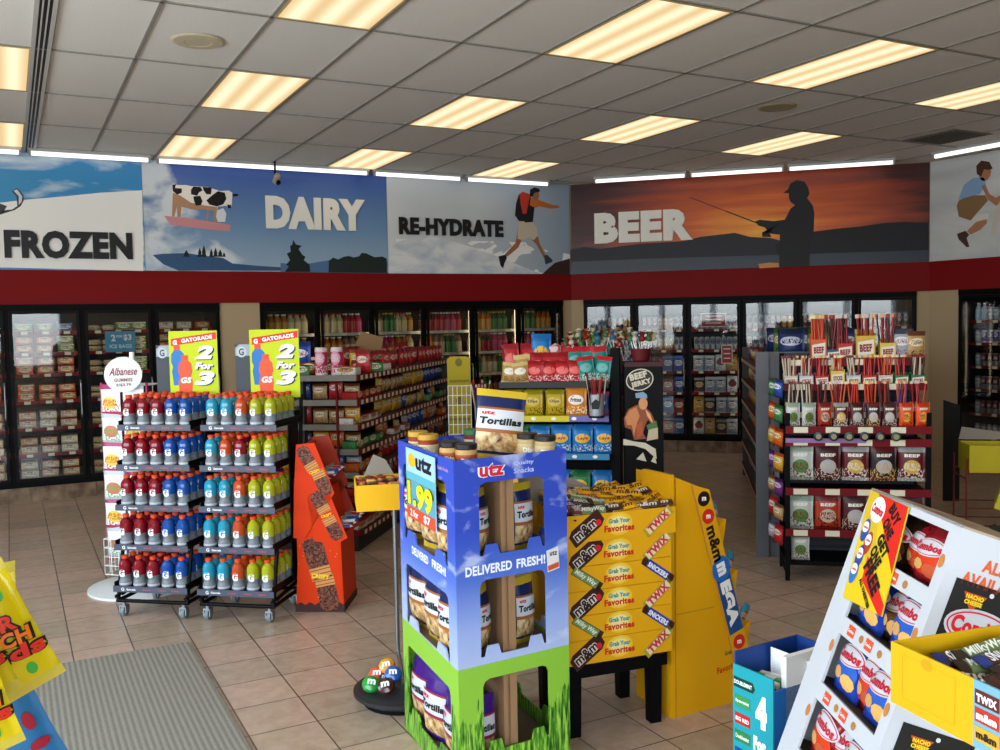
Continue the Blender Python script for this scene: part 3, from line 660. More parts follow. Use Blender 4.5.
def cart(o, side, rows):
    t = thing('display_cart', 'black wheeled display cart of sports drinks, the %s one' % side, 'display cart', (*o, 0), FA); F = LW(o, FA); W = .24
    m = MB()
    for x in (-W+.01, W-.01):
        m.tube([(x, .06, .13), (x, .40, .16)], .012, BLACK); m.tube([(x, .0, .13), (x+.0, .03, .13)], .012, BLACK)
        m.tube([(x, .02, .1), (x, .10, .45)], .013, BLACK); m.tube([(x, .40, .1), (x, .52, 1.32)], .013, BLACK); m.tube([(x, .02, .1), (x, .4, .1)], .012, BLACK)
    m.tube([(-W, .02, .1), (W, .02, .1)], .012, BLACK); m.tube([(-W, .4, .1), (W, .4, .1)], .012, BLACK); m.obj('frame', t)
    for x in (-W+.04, W-.04):
        for y in (.03, .38):
            c = MB(); c.lathe([(.014, .07), (.014, .1)], STEEL, 10, T(x, y, 0)); c.box(x-.02, x+.02, y-.018, y+.018, .062, .074, STEEL)
            for e in (-1, 1): c.box(x+e*.02-.003, x+e*.02+.003, y-.016, y+.022, .025, .07, STEEL)
            co = c.obj('caster', t); wq = MB(); wq.lathe([(.022, -.014), (.034, -.011), (.034, .011), (.022, .014)], mat('6f7e82', .5), 18, T(x, y+.008, .035) @ RY(PI/2)); wq.obj('wheel', co)
    for k, z in enumerate(LIPZ):
        SB_ = k*.028
        m = MB(); m.box(-W, W, 0, .38, z-.012, z-.004, BLACK); m.box(-W-.005, W+.005, -.006, 0, z-.03, z+.006, mat('4a4e5c', .4))
        m.text('G', -W+.06, z-.012, .02, WHITE, .02, .0065); 
        m.text('Gatorade', -W+.115, z-.012, .012, WHITE, .06, .0065)
        for q in (-.02, .08, .17): m.text('G Series', q, z-.012, .009, mat('c8503c'), .05, .0065)
        for x in (-W, W-.006): m.box(x, x+.006, 0, .38, z, z+.03, BLACK)
        m.box(-W, W, .37, .38, z, z+.06, BLACK); so = m.obj('shelf', t, (0, SB_, 0))
        for r_ in range(4):
            for j in range(5):
                pr, nm = SD[rows[4-k][j]]
                pr.put(F(-W+.05+j*.095, SB_+.045+r_*.085, z-.003), FA+random.uniform(-.25, .15), '%s sports drink, %s column, %s row back, %s shelf up, %s cart' % (nm, nth(j), nth(r_), nth(k), side), 'sports drinks on the display carts')
    m = MB(); m.box(-.2, .2, .395, .405, 1.28, 1.645, CHARC)
    m.poly([(-.198, 1.57), (.198, 1.57), (.198, 1.62), (.17, 1.643), (-.17, 1.643), (-.198, 1.62)], mat('8d949b', .4), -.394)
    m.ell(-.155, 1.595, .035, .035, mat('a9b0b6', .4), -.393); m.text('G', -.155, 1.595, .045, CHARC, .035, -.392)
    for i in range(6): m.poly([(.06+i*.02, 1.3), (.075+i*.02, 1.3), (.11+i*.012, 1.36), (.1+i*.012, 1.36)], mat('6a7078', .5), -.393)
    m.obj('header_card', t, (0, .1, 0))
    m = MB(); m.box(W-.002, W+.006, .28, .42, .2, 1.15, BLACK)
    m.text('G', .34, .78, .07, mat('9a5a72'), .05, W+.0065, M=frame((0, 0, 0), (0, 1, 0), (0, 0, 1))) ; m.obj('side_panel', t)
    return F
def price_sign(o, side):
    q = LW(o, FA)(.09, .45, 1.305); t = thing('price_sign', 'yellow 2 for 3 bottle sign standing over the %s drink cart' % side, 'sign', q, FA+.2)
    m = MB(); m.box(-.155, .155, 0, .004, 0, .43, mat('b9c800', .55))
    m.poly([(-.14, .335), (.15, .375), (.15, .42), (-.14, .38)], mat('d02a1c', .5), .001)
    m.text('GATORADE', .025, .379, .026, WHITE, .2, .002, rot=.13, bold=.05); m.text('G', -.115, .357, .032, WHITE, .026, .002, bold=.06)
    def bot(cx, z0, s, col, o_, a):
        pts = [(-.04, 0), (-.045, .09), (-.035, .12), (-.045, .15), (-.04, .2), (-.018, .225), (.018, .225), (.04, .2), (.045, .15), (.035, .12), (.045, .09), (.04, 0)]
        m.poly([(cx+(x*math.cos(a)-z*math.sin(a))*s, z0+(x*math.sin(a)+z*math.cos(a))*s) for x, z in pts], mat(col, .4), o_)
        m.poly([(cx+(x*math.cos(a)-z*math.sin(a))*s, z0+(x*math.sin(a)+z*math.cos(a))*s) for x, z in ((-.02, .225), (.02, .225), (.02, .255), (-.02, .255))], mat('d84018', .4), o_)
    bot(-.09, .085, 1.0, '1c6ab0', .001, .06); bot(-.055, .02, 1.0, 'd84a1c', .002, 0)
    m.text('GS', -.05, .115, .04, WHITE, .07, .003, shear=.2, bold=.05)
    sh = mat('2a2a2a', .5)
    for tx, z, h, w in (('2', .292, .09, .12), ('For', .205, .046, .12), ('3', .125, .09, .13)):
        m.text(tx, .075, z-.006, h, sh, w, .0025, shear=.25, bold=.07); m.text(tx, .067, z, h, WHITE, w, .004, shear=.25, bold=.06)
    m.obj('printed_card', t)
CO1, CO2 = (.687, 5.878), (1.12, 5.53)
cart(CO1, 'left', ['rrrbb', 'rrrbb', 'rrrbb', 'rrrbb', 'rrrbb']); cart(CO2, 'right', ['lloyy', 'loryy', 'lloyy', 'lloyy', 'lloyy'])
price_sign(CO1, 'left'); price_sign(CO2, 'right')

# ------------------------------------------------------------------ gummies spinner
o = (.725, 6.66); a0 = -.72; F = LW(o, a0)
t = thing('bag_spinner', 'white floor spinner of gummy bags beside the left drink cart', 'display stand', (*o, 0), a0)
MB().lathe([(.34, 0), (.34, .015), (.2, .045), (.03, .06)], mat('d6d8d6', .4), 32).obj('base', t)
m = MB(); m.tube([(0, 0, .05), (0, 0, 1.6)], .018, PAPER); m.obj('pole', t)
m = MB(); pk = mat('a03050', .5)
for x in (-.17, .17):
    for y in (-.1, .1): m.box(x-.006, x+.006, y-.006, y+.006, .2, 1.4, pk)
for k in range(6): m.box(-.17, .17, -.1, .1, .38+k*.2, .385+k*.2, PAPER)
m.obj('rack', t)
m = MB()
for z in (.12, .18, .24, .30, .36):
    for r in ((-.16, -.16, .16, -.16), (.16, -.16, .16, .16), (.16, .16, -.16, .16), (-.16, .16, -.16, -.16)): m.tube([(r[0], r[1], z), (r[2], r[3], z)], .003, PAPER, 4)
for i in range(7):
    x = -.16+i*.0533; m.tube([(x, -.16, .12), (x, -.16, .36)], .003, PAPER, 4); m.tube([(-.16, x, .12), (-.16, x, .36)], .003, PAPER, 4)
m.obj('basket', t)
m = MB(); m.lathe([(.115, -.002), (.115, .002)], WHITE, 30, T(.07, -.2, 1.46) @ RZ(.6) @ RX(PI/2)); FM = T(.07, -.2, 1.46) @ RZ(.6) @ FRONT; m.tube([(.07, -.19, 1.2), (.07, -.19, 1.4)], .006, PAPER)
m.text('Albanese', 0, .02, .05, mat('8a2440'), .17, .003, M=FM, shear=.35, bold=.02); m.text('GUMMIES', 0, -.035, .022, mat('8a4a50'), .11, .003, M=FM); m.text('2/$3.79', 0, -.068, .02, mat('6a5a60'), .09, .003, M=FM)
m.obj('round_sign', t)
GB = []
for cs in (('d9dcdc', 'b0b4b8', 'c86a5a', '5a9a4a'), ('dcdfe0', '9a2a5a', 'd8c04a', 'b8402a')):
    GB.append(Proto('gummy_bag', 'candy bag', bag_mb(.155, .2, .035, pack(*cs, z0=.4, rx=.34, rz=.2), None, 3)))
for k in range(6):
    for c in range(2):
        GB[(k+c) % 2].put(F(-.085+c*.17, -.125, .24+k*.19), a0+random.uniform(-.08, .08), 'white gummy candy bag, %s column, %s row up, on the spinner' % (('left', 'right')[c], nth(k)), 'gummy bags on the spinner')
    q = F(-.2, .0, .24+k*.19); GB[k % 2].put(q, a0-PI/2, 'white gummy candy bag on the left side of the spinner, %s row up' % nth(k), 'gummy bags on the spinner')

# ------------------------------------------------------------------ orange wafer display
o = (1.484, 5.549); a0 = -math.radians(31.4); F = LW(o, a0); OR = mat('d0360a', .5, spec=.12); ORD_ = mat('a8341a', .5)
t = thing('floor_display', 'orange stepped cardboard floor display of chocolate wafer bars', 'floor display', (*o, 0), a0)
prof = [(0, .05), (.286, .05), (.262, .44), (.256, .47), (.15, .50), (.12, .74), (.03, .76), (.02, .05)]
m = MB(); m.prism([(0, .0), (.30, .0), (.29, .46), (.03, .46)], -.36, 0, OR)
m.prism([(.035, .46), (.26, .46), (.20, .74), (.04, .74)], -.352, -.006, OR); m.prism([(.04, .74), (.06, .74), (.06, 1.02), (.045, 1.02)], -.35, -.006, OR); m.obj('body', t)
m = MB(); m.box(-.002, .302, -.0012, .363, 0, .045, mat('3a1c1c', .6)); m.prism([(-.002, .045), (.3, .045)]+[(.3-i*.03, .045+(.018 if i % 2 else .0)) for i in range(1, 10)]+[(0, .045)], .0, .0014, mat('3a1c1c', .6)); m.obj('base_band', t)
wf = mat('c98a4a', .6); ch = NT('printed chocolate', .5); chv = ch.noise(55, 3, dist=1.5); CHO = ch.col(ch.ramp(chv, [(.4, '2c120c'), (.5, '5a2c1c'), (.62, '8a5038')]))
def wafer(m, cx, cz, w, h, rot, o_):
    cr, sr = math.cos(rot), math.sin(rot)
    q = lambda x, z: (cx+x*cr-z*sr, cz+x*sr+z*cr)
    m.poly([q(-w/2, h/2-.02), q(-w*.3, h/2), (q(w*.3, h/2)), q(w/2, h/2-.03), q(w/2, -h*.2), q(-w/2, -h*.2)], CHO, o_)
    m.poly([q(-w/2, -h*.2), q(w/2, -h*.2), q(w/2, -h/2), q(-w/2, -h/2)], wf, o_)
    for i in range(3): m.poly([q(-w/2, -h*.2-(i+.5)*h*.1), q(w/2, -h*.2-(i+.5)*h*.1), q(w/2, -h*.2-(i+.7)*h*.1), q(-w/2, -h*.2-(i+.7)*h*.1)], mat('6a3218', .6), o_+.0005)
m = MB()
for i, (pts) in enumerate(([(.0, .46), (.07, .46), (.262, .735), (.252, .765), (.148, 1.045), (.035, 1.035), (.012, .74)], [(.09, .72), (.22, .765), (.335, .46), (.262, .42), (.13, .44)])):
    m.prism(pts, .001, .006, OR); m.prism(pts, -.362, -.356, ORD_)
m.poly([(.02, .06), (.29, .06), (.28, .44), (.02, .46)], OR, .002)
wafer(m, .14, .33, .13, .26, .25, .003)
wafer(m, .2, .12, .12, .22, .2+PI, .003)
m.text('CRISPY', .16, .222, .03, mat('f0c020'), .11, .004, rot=-.1, bold=.06)
wafer(m, .10, .95, .08, .16, .5, .008); wafer(m, .19, .80, .08, .16, .4+PI, .008)
wafer(m, .17, .68, .08, .14, .5, .0085); wafer(m, .25, .52, .08, .15, .45+PI, .0085)
m.text('CRISPY', .145, .87, .018, mat('f0c020'), .07, .009, rot=.3, bold=.05); m.text('CRISPY', .21, .6, .018, mat('f0c020'), .07, .009, rot=.3, bold=.05)
for i in range(26): x, z = random.uniform(.02, .27), random.uniform(.07, .42); m.ell(x, z, .004, .003, wf, .0026, n=6)
m.obj('side_panel', t)
for i, (x0, z0) in enumerate(((.14, .765), (.25, .46))):
    m = MB(); M = T(x0-.06, 0, z0) @ RY(-.5)
    m.box(-.04, .13, -.35, -.0, -.006, 0, mat('c8bfb0', .7), M); m.box(.125, .13, -.35, -.0, 0, .05, GREYCARD, M)
    for p in m.v: pass
    m.v = [(x, y+.352, z) for x, y, z in m.v] if False else m.v
    to = m.obj('tray', t); to.location = (0, .352, 0)
WB = [Proto('wafer_bar', 'candy bar', bar_mb(.13, .045, .022, mat(c, .3), mat(e, .3), 'wafer', mat(tc, .4))) for c, e, tc in (('2a4aa0', 'c8c8cc', 'f0f0f0'), ('b8241c', 'e0e0e0', 'f0f0f0'), ('c8ccd0', '2a4aa0', '1a3a90'))]
for i in range(12):
    k = i//6; j = i % 6
    q = F((.17, .29)[k]+(j % 2)*.02, .04+j*.055, (.80, .50)[k]+(j % 2)*.024+.01)
    WB[(i*2) % 3].put(q, a0+random.uniform(-.4, .4), '%s wrapped wafer bar from the front in the %s tray of the orange display' % (nth(j), ('upper', 'lower')[k]), 'wafer bars')

# ------------------------------------------------------------------ aisle shelving
def box_p(nm, w, d, h, *cs, **k): return (Proto('boxed_snack', 'snack box', carton_mb(w, d, h, pack(*cs, **k))), nm)
def bag_p(nm, w, h, d, *cs, **k): return (Proto('snack_bag', 'snack bag', bag_mb(w, h, d, pack(*cs, **k), None, hash(nm) % 97 if False else len(nm))), nm)
G1 = [bag_p('red cookie bag', .12, .16, .05, 'b02026', '7c141a', 'e0c8b8', '5a0c10'), bag_p('yellow snack bag', .13, .15, .05, 'c89a2a', '8a3a1a', 'e8d8a8', '6a2414'), bag_p('blue wafer bag', .12, .15, .05, '2a4a98', '18284a', 'd8d8e0', '101838'), bag_p('tan pastry bag', .13, .13, .06, 'b08a58', '5a3420', 'e0d0b0', '4a2416'), bag_p('orange cracker bag', .12, .15, .05, 'c8601c', '7a2010', 'f0d0a0', '5a1408'), bag_p('silver snack bag', .13, .14, .05, '9a9ca4', '3a3c50', 'd8d8d8', '8a2028'), bag_p('purple candy bag', .12, .14, .04, '6a3070', '2c1438', 'd8b8d0', '2a0c30'), bag_p('green mint bag', .12, .14, .04, '3c7a44', '1c4424', 'd0e0c8', '12301a')]
G2 = [box_p('white donut box', .17, .12, .06, 'd8d4cc', 'a03030', 'c89a60', '5a2a1c', rz=.3), box_p('red cracker box', .15, .12, .07, 'a8201c', '6a1010', 'e8c890', '4a0c08', rz=.3), box_p('orange snack box', .15, .12, .08, 'c05a1c', '7c2a10', 'ecd098', '4a1808', rz=.3), box_p('green cookie box', .16, .12, .07, '3c8040', '1c4a20', 'e0e0c0', '143018', rz=.3)]
def gondola(o, name, lab, L, W, ztop, zs, side):
    t = thing(name, lab, 'shelving unit', (*o, 0), FA); m = MB(); sx = 1 if side > 0 else -1
    m.box(-.02 if sx > 0 else -W, W*0+.0 if sx > 0 else 0, 0, 0, 0, 0, DARK) if False else None
    x0, x1 = (-W, 0) if sx > 0 else (0, W)
    xc = (x0+x1)/2
    m.box(xc-.03, xc+.03, .02, L, 0, ztop-.02, mat('3a3835', .6)); m.box(x0+.03, x1-.03, .02, L, 0, .13, mat('241f1f', .5)); m.box(x0, x1, L, L+.02, 0, ztop, mat('4a4744', .6)); m.obj('spine', t)
    for k, z in enumerate(zs):
        m = MB(); m.box(x0, x1, .0, L, z-.02, z-.002, mat('55524e', .5)); xe = x1 if sx > 0 else x0
        m.box(min(xe, xe+sx*.012), max(xe, xe+sx*.012), 0, L, z-.035, z+.01, REDLIP); m.box(x0, x1, -.012, 0, z-.035, z+.01, mat('7e7a70', .5) if k > 1 else REDLIP)
        M = frame((0, 0, 0), (0, sx, 0), (0, 0, 1))
        for j in range(int(L/.11)):
            y = .05+j*.11; y0, y1 = sorted((sx*y, sx*(y+.055))); m.poly([(y0, z-.03), (y1, z-.03), (y1, z+.004), (y0, z+.004)], TAGM, sx*xe+.0135 if sx > 0 else abs(xe)+.0135, M=M)
        m.obj('shelf', t)
    return t, LW(o, FA)
ZG = [.16, .42, .61, .79, .98, 1.17, 1.36]
oD = (2.33, 6.75); tD, FD = gondola(oD, 'aisle_shelving', 'long low aisle shelving unit crossing toward the yellow stand', 2.9, .95, 1.38, ZG, 1)
PALD = [(1, 0, 0, 4), (4, 0, 5, 1), (1, 0, 3, 4), (7, 4, 2, 4), (0, 1, 3, 1), (3, 3, 1, 2), (3, 0, 0, 0)]
for k, z in enumerate(ZG):
    y = .09; j = 0
    while y < 2.85:
        seg = int(y/2.9*4); rr = random.random()
        if k < 6:
            P_, nm = (G2[(k+seg) % 4] if (k, seg) in ((5, 0), (3, 0), (0, 0), (2, 0), (4, 0)) or rr < .1 else G1[PALD[k][seg] if rr < .8 else int(rr*80) % 8])
        else: P_, nm = G1[(5, 0, 0, 0)[seg] if y > .75 else 3]
        wd = .165 if P_.name == 'boxed_snack' else .125
        if not (k == 6 and y < .9): P_.put(FD(-.09+random.uniform(-.015, .01), y+wd/2-.05, z), FA+PI/2+random.uniform(-.15, .15), '%s, %s along from the near end, %s shelf up, aisle side' % (nm, nth(j), nth(k)))
        y += wd+.004; j += 1
# near end of that unit: pegged goods
for k, z in enumerate(ZG[1:]):
    for j in range(7):
        if k == 5: continue
        P_, nm = G1[(j*3+k*2+1) % 8] if (j+k) % 4 else G1[3]
        P_.put(FD(-.87+j*.132, .1, z), FA+random.uniform(-.1, .1), '%s, %s from left on the near end, %s shelf up' % (nm, nth(j), nth(k+1)))
m = MB()
for k in range(3): m.box(-.16-.004, -.15, -.03, 0, .2, 1.3, REDLIP) if k == 0 else None
m.obj('end_post', tD)
# things standing on its top shelf
TP = [('tall pink tube pack', 'c03a6a', 'd8a0b0', .045, .22, -.35, .12), ('tall pink tube pack leaning beside it', 'c03a6a', 'e0c0c8', .045, .21, -.42, .2)]
for i, (x, y) in enumerate(((-.33, .12), (-.22, .17))):
    P_ = Proto('snack_tube', 'snack tube', MB().lathe([(.045, 0), (.048, .01), (.048, .2), (.044, .22)], pack('b82c5c', 'd8c8c8', 'd890a8', 'f0e0e0', rz=.25), 14)); P_.put(FD(x, y, 1.36), FA, 'tall pink snack tube on top of the aisle shelving, %s' % ('left', 'right')[i])
mixed = [(-.87, .1, 4), (-.75, .12, 6), (-.62, .1, 0), (-.52, .12, 5), (-.12, .14, 0), (-.04, .26, 4), (-.1, .4, 1), (-.06, .55, 3), (-.5, .35, 2), (-.35, .45, 1), (-.62, .5, 0), (-.2, .7, 2), (-.08, .78, 2), (-.3, .85, 5)]
for i, (x, y, c) in enumerate(mixed):
    P_, nm = (G2+G1)[c % 12] if i % 3 else G2[i % 4]
    P_.put(FD(x, y, 1.36), FA+random.uniform(-.5, .5), '%s lying on the top shelf near end, %s in the scatter' % (nm, nth(i)), None, (1, 1, 1.2))
P_, nm = bag_p('big blue chip bag', .2, .26, .09, '1c3f96', '12285e', 'd8dce8', 'a02020')
for i, (x, y) in enumerate(((-.93, .5), (-.72, .62))): P_.put(FD(x, y, 1.36), FA, 'big blue chip bag on the aisle shelving top, %s of two' % ('left', 'right')[i])
t = thing('cardboard_sheet', 'brown cardboard sheet leaning among bags on the aisle shelving', 'cardboard', FD(-.4, 1.35, 1.36), FA+.5)
m = MB(); m.prism([(-.2, 0), (.12, 0), (.17, .27), (-.03, .33)], -.006, 0, CARD); m.obj('sheet', t)
for r_ in range(2):
    for j in range(13):
        P_, nm = G1[0] if (j+r_) % 5 else G1[1]
        P_.put(FD(-.25-r_*.2, .98+j*.145, 1.36), FA+PI/2+random.uniform(-.4, .4), 'red bag heaped on the aisle top shelf, %s along, %s line' % (nth(j), ('front', 'back')[r_]), 'red bags on the aisle top', (1, 1, 1.0+.25*r_))

# jerky aisle behind the jerky rack
oG = (4.58, 4.62)
tG, FG = gondola((oG[0], oG[1]), 'aisle_shelving', 'shelving unit running back behind the meat stick rack', 3.6, .75, 1.42, [.15, .4, .62, .85, 1.08, 1.3], -1)
tG.location = FG(0, .45, 0); FG = LW((tG.location.x, tG.location.y), FA)
m = MB(); m.box(-.13, -.04, 0, .02, 0, 1.5, mat('58585c', .5)); m.box(-.04, .0, 0.02, .03, 0, 1.5, mat('58585c', .5)); m.box(0, .75, -.0, .02, 0, 1.5, mat('58585c', .5)); m.obj('end_panel', tG)
for k, z in enumerate([.15, .4, .62, .85, 1.08, 1.3]):
    for j in range(24):
        P_, nm = G1[(j//3*3+k*5) % 8]
        P_.put(FG(.08, .09+j*.145, z), FA-PI/2+random.uniform(-.15, .15), '%s, %s along from the front, %s shelf, left side of the back aisle' % (nm, nth(j), nth(k)))
for j in range(9):
    P_, nm = bag_p('green chip bag', .2, .24, .09, '5a7a2a', '2c4a18', 'd8d0a0', '20380c') if j % 2 else bag_p('dark blue chip bag', .2, .24, .09, '1c2c5e', '101838', 'b8b8c8', '0c1030')
    P_.put(FG(.15+(j % 3)*.2, .3+j//3*.5, 1.42), FA-.4+random.uniform(-.3, .3), '%s standing on the back aisle top, %s one' % (nm, nth(j)))

# ------------------------------------------------------------------ yellow stand, wire rack, stick tubs
q = zat(456, 356, 1.47)
t = thing('cardboard_stand', 'tall narrow yellow cardboard stand at the end of the aisle shelving', 'display stand', (3.42, 7.23, 0), FA+.25)
m = MB(); yg = mat('b8a41c', .6)
m.prism([(-.1, 0), (.1, 0), (.1, 1.44), (.07, 1.46), (-.07, 1.46), (-.1, 1.44)], -.1, 0, yg)
for k in range(4): m.box(-.085, .085, -.012, 0, .25+k*.33, .27+k*.33, mat('8f7f16', .6)); m.ell(0, .42+k*.33, .03, .035, mat('7a6a20'), .001)
m.obj('body', t)
t = thing('wire_rack', 'white wire peg rack beside the yellow stand', 'wire rack', (3.03, 6.42, 0), FA+.2); m = MB()
for i in range(6): m.tube([(-.08+i*.035, 0, .3), (-.08+i*.035, 0, 1.27)], .003, PAPER, 4)
for i in range(14): m.tube([(-.08, 0, .3+i*.0746), (.095, 0, .3+i*.0746)], .003, PAPER, 4)
for x in (-.08, .095): m.tube([(x, .0, 0), (x, 0, .3)], .006, PAPER, 5)
m.tube([(-.08, -.12, .006), (-.08, .12, .006)], .006, PAPER, 5); m.tube([(.095, -.12, .006), (.095, .12, .006)], .006, PAPER, 5); m.obj('wire_grid', t)
STK = [(Proto('meat_stick', 'meat stick', stick_mb(.26, .0095, mat(c, .3), mat(e, .4))), nm) for c, e, nm in (('7a1418', 'c8c0b8', 'dark red'), ('b02418', 'e0b070', 'bright red'), ('3a1c18', 'a02820', 'brown'), ('c04a1a', 'e8d8a0', 'orange'), ('5a2a6a', 'd89060', 'purple'), ('b8a890', '6a2018', 'silver'))]
def tub(o, z, nm, n, cols, rz=FA, mt=None, txt=None):
    m = MB(); m.lathe([(.045, 0), (.048, .005), (.055, .15), (.052, .15), (.044, .01)], mt or mat('a8aab0', .3, .4), 16)
    m.poly([(-.025, .05), (.02, .05), (.03, .1), (0, .12), (-.03, .09)], mat('141414'), .0565)
    t = tag(m.obj('stick_tub', None, (o[0], o[1], z), rz), 'round silver tub of meat sticks %s' % nm, 'tub')
    for i in range(n):
        a = 2*PI*i/n; r = .018+.02*(i % 2); P_, cn = STK[cols[i % len(cols)]]
        ob = P_.put((o[0]+r*math.cos(a), o[1]+r*math.sin(a), z+.012), (.16*math.sin(a)*-1*(r/.04), .16*math.cos(a)*(r/.04), random.random()), '%s meat stick, %s around, in the tub %s' % (cn, nth(i), nm), 'meat sticks in tubs', (1, 1, 1.12 if i % 2 else 1.0))
# ------------------------------------------------------------------ chip rack
oH = (3.09, 5.86); FH = LW(oH, FA)
t = thing('chip_rack', 'black end rack of small chip and cookie bags', 'display rack', (*oH, 0), FA); m = MB()
m.box(0, .8, .38, .4, 0, 1.36, BLK2); m.box(.79, .85, .05, .4, 0, 1.55, BLK2); m.box(-.02, 0, 0, .4, 0, 1.32, BLK2); m.obj('frame', t)
for z, lips in ((.15, (('2a6ab0', 0, .78),)), (.47, (('2a6ab0', 0, .78),)), (.80, (('3f7fa8', 0, .78),)), (1.07, (('c8b82a', 0, .5), ('6a62a0', .5, .78))), (1.31, (('121216', 0, .78),))):
    m = MB(); m.box(0, .78, 0, .38, z-.015, z, BLK2)
    for c_, u0, u1 in lips: m.box(u0, u1, -.012, 0, z-.03, z+.012, mat(c_, .4))
    for j in range(5):
        if z < 1.3: m.ell(.1+j*.145, z-.008, .018, .012, WHITE, .0125)
    m.obj('shelf', t)
def chip(nm, w, h, base, top, oval, ink, word=None, wc='f0f0f0'):
    b = bag_mb(w, h, .06, pack(base, top, base, ink, rx=.01, rz=.01), mat(top, .35), len(nm)); wp = warp_on(w, h, .062)
    b.ell(0, h*.58, w*.36, h*.17, mat(oval, .35), .0, n=16, warp=lambda x, y, z: wp(x, y, z))
    if word: b.text(word, 0, h*.58, h*.14, mat(wc, .4), w*.5, .002, warp=wp, bold=.04, shear=.15)
    return Proto('chip_bag', 'chip bag', b), nm
CH = {'b': chip('light blue chip bag', .15, .2, '1a74b8', '1560a0', 'e0b028', 'e8e0d0', 'Lays', 'c01c1c'), 'g': chip('green chip bag', .15, .2, '1c7a4a', '0f5a34', 'e0b028', 'd8d8c0', 'Lays', 'c01c1c'),
      'y': chip('yellow chip bag', .14, .19, 'b89a1c', '8a7a10', 'c8b048', '5a4a10', 'Chips', '5a3a10'), 'o': chip('orange and white corn snack bag', .155, .21, 'c87a1c', 'c87a1c', 'e8e0d8', 'f0e0c0', 'Fritos', '3a1c18'),
      'n': chip('navy and magenta chip bag', .15, .17, '1c3a7c', '8a1c4a', 'd8ccc8', '9a5a3a', 'Ruffles', '8a1c4a'), 'c': chip('tan cookie bag', .12, .15, 'b08a50', 'c8b070', 'e0d8c8', '6a3a18'), 'r': chip('red gummy candy bag', .13, .16, 'a81c24', '8a1018', 'd8605a', 'e8d8d0'),
      'p': chip('pink gummy candy bag', .13, .15, 'b8485a', 'a82030', 'd89088', 'e8d8d0'), 't': chip('teal candy bag', .12, .19, '1c7a74', 'a81c24', '58a098', 'e0e0d8')}
def rowof(F, z, y, x0, seq, dx, fmt, sc=None, rz=FA):
    for j, s_ in enumerate(seq):
        if s_ == ' ': continue
        P_, nm = CH[s_]; P_.put(F(x0+j*dx, y+random.uniform(0, .02), z), (random.uniform(-.1, .04), random.uniform(-.14, .14), rz+random.uniform(-.3, .3)) if z > 1.3 else rz+random.uniform(-.12, .12), fmt % (nm, nth(j)), None, sc, )
for d in (0, 1):
    ft = ('front', 'second')[d]
    rowof(FH, .8, .06+d*.1, .12, 'gbbbb' if d == 0 else 'ggbbb', .155, '%%s, %%s from left, %s row, blue-lipped shelf of chip rack' % ft)
    rowof(FH, 1.07, .06+d*.1, .08, 'yyyonn' [:5] if d == 0 else 'yyynn', .155, '%%s, %%s from left, %s row, yellow-lipped chip rack shelf' % ft)
    rowof(FH, .47, .06+d*.1, .1, 'bgbgb', .155, '%%s, %%s from left, %s row, low shelf of chip rack' % ft)
    rowof(FH, 1.31, .05+d*.1, .06, 'ccrrrrtt' if d == 0 else ' crrrttt', .095, '%%s, %%s from left, %s row, chip rack top shelf' % ft, (1, 1, 1+.35*d))
rowof(FH, 1.31, .3, .05, 'rrbprrtt', .1, '%s, %s from left, back row, top of the chip rack', (1, 1, 1.75))
P_ = Proto('plush_toy', 'plush toy', MB().lathe([(0, 0), (.05, .02), (.055, .06), (.035, .095), (.045, .12), (.04, .155), (0, .175)], mat('d8c0c0', .9), 14)); P_.put(FH(.36, .36, 1.36+.0), 0, 'small pale plush toy among the candy above the chip rack', None, 1.3)
for (px, py, zz, nm, n_) in ((473, 430, 1.04, 'left of the chip rack', 9), (609, 420, 1.09, 'at the right of the chip rack', 10)):
    q = FH(-.12 if px < 500 else .7, -.06 if px < 500 else -.075, 0); 
    lx = -.12 if px < 500 else .7; m = MB(); m.lathe([(.055, zz-.012), (.055, zz-.002)], BLACK, 16, T(lx, -.06 if px < 500 else -.075, 0)); m.box(lx-.01, lx+(.13 if px < 500 else .01), -.06, .01, zz-.012, zz-.004, BLACK)
    m.obj('tub_bracket', t)
    tub((q.x, q.y), zz, nm, n_, (0, 0, 1, 5, 0, 2))
# poster stand with wrestler picture
q = FH(.9, -.12, 0); FP = LW((q.x, q.y), FA+.12)
t = thing('poster_stand', 'dark cardboard stand with picture of a crouching man in blue cap', 'display stand', (q.x, q.y, 0), FA+.12)
m = MB(); m.box(0, .26, 0, .24, 0, 1.43, mat('0a090a', .5, spec=.1)); s1 = mat('c07a4a', .45); s2 = mat('8a4524', .45); cr = mat('c8bfa8', .5)
m.box(.0, .26, 0, .24, 1.43, 1.46, mat('3a1014', .5))

PDIR = (math.cos(FA+.12), math.sin(FA+.12)); PW = lambda pts: [onwall(600+x_/4.41, 280+y_/4.41, (q.x, q.y), PDIR) for x_, y_ in pts]
cx_, cz_ = PW([(175, 440)])[0]; m.ell(cx_, cz_, .095, .075, cr, .001, rot=.25); m.ell(cx_, cz_, .088, .068, mat('2a2622', .5), .0015, rot=.25)
m.text('BEEF', cx_-.01, cz_+.028, .045, cr, .12, .003, rot=.25, bold=.06); m.text('JERKY', cx_+.01, cz_-.025, .045, cr, .14, .003, rot=.25, bold=.06)
m.poly(PW([(105, 610), (125, 570), (165, 550), (200, 560), (225, 585), (250, 640), (240, 655), (212, 615), (200, 640), (190, 675), (205, 700), (150, 705), (138, 660), (110, 650)]), s2, .001)
m.poly(PW([(112, 605), (130, 575), (160, 560), (175, 600), (160, 640), (150, 690), (140, 640), (118, 640)]), s1, .002); m.poly(PW([(200, 570), (220, 590), (238, 640), (226, 625), (208, 600)]), mat('d8a070', .45), .002)
m.poly(PW([(160, 640), (185, 620), (190, 680), (165, 700)]), mat('a8502c', .45), .0025)
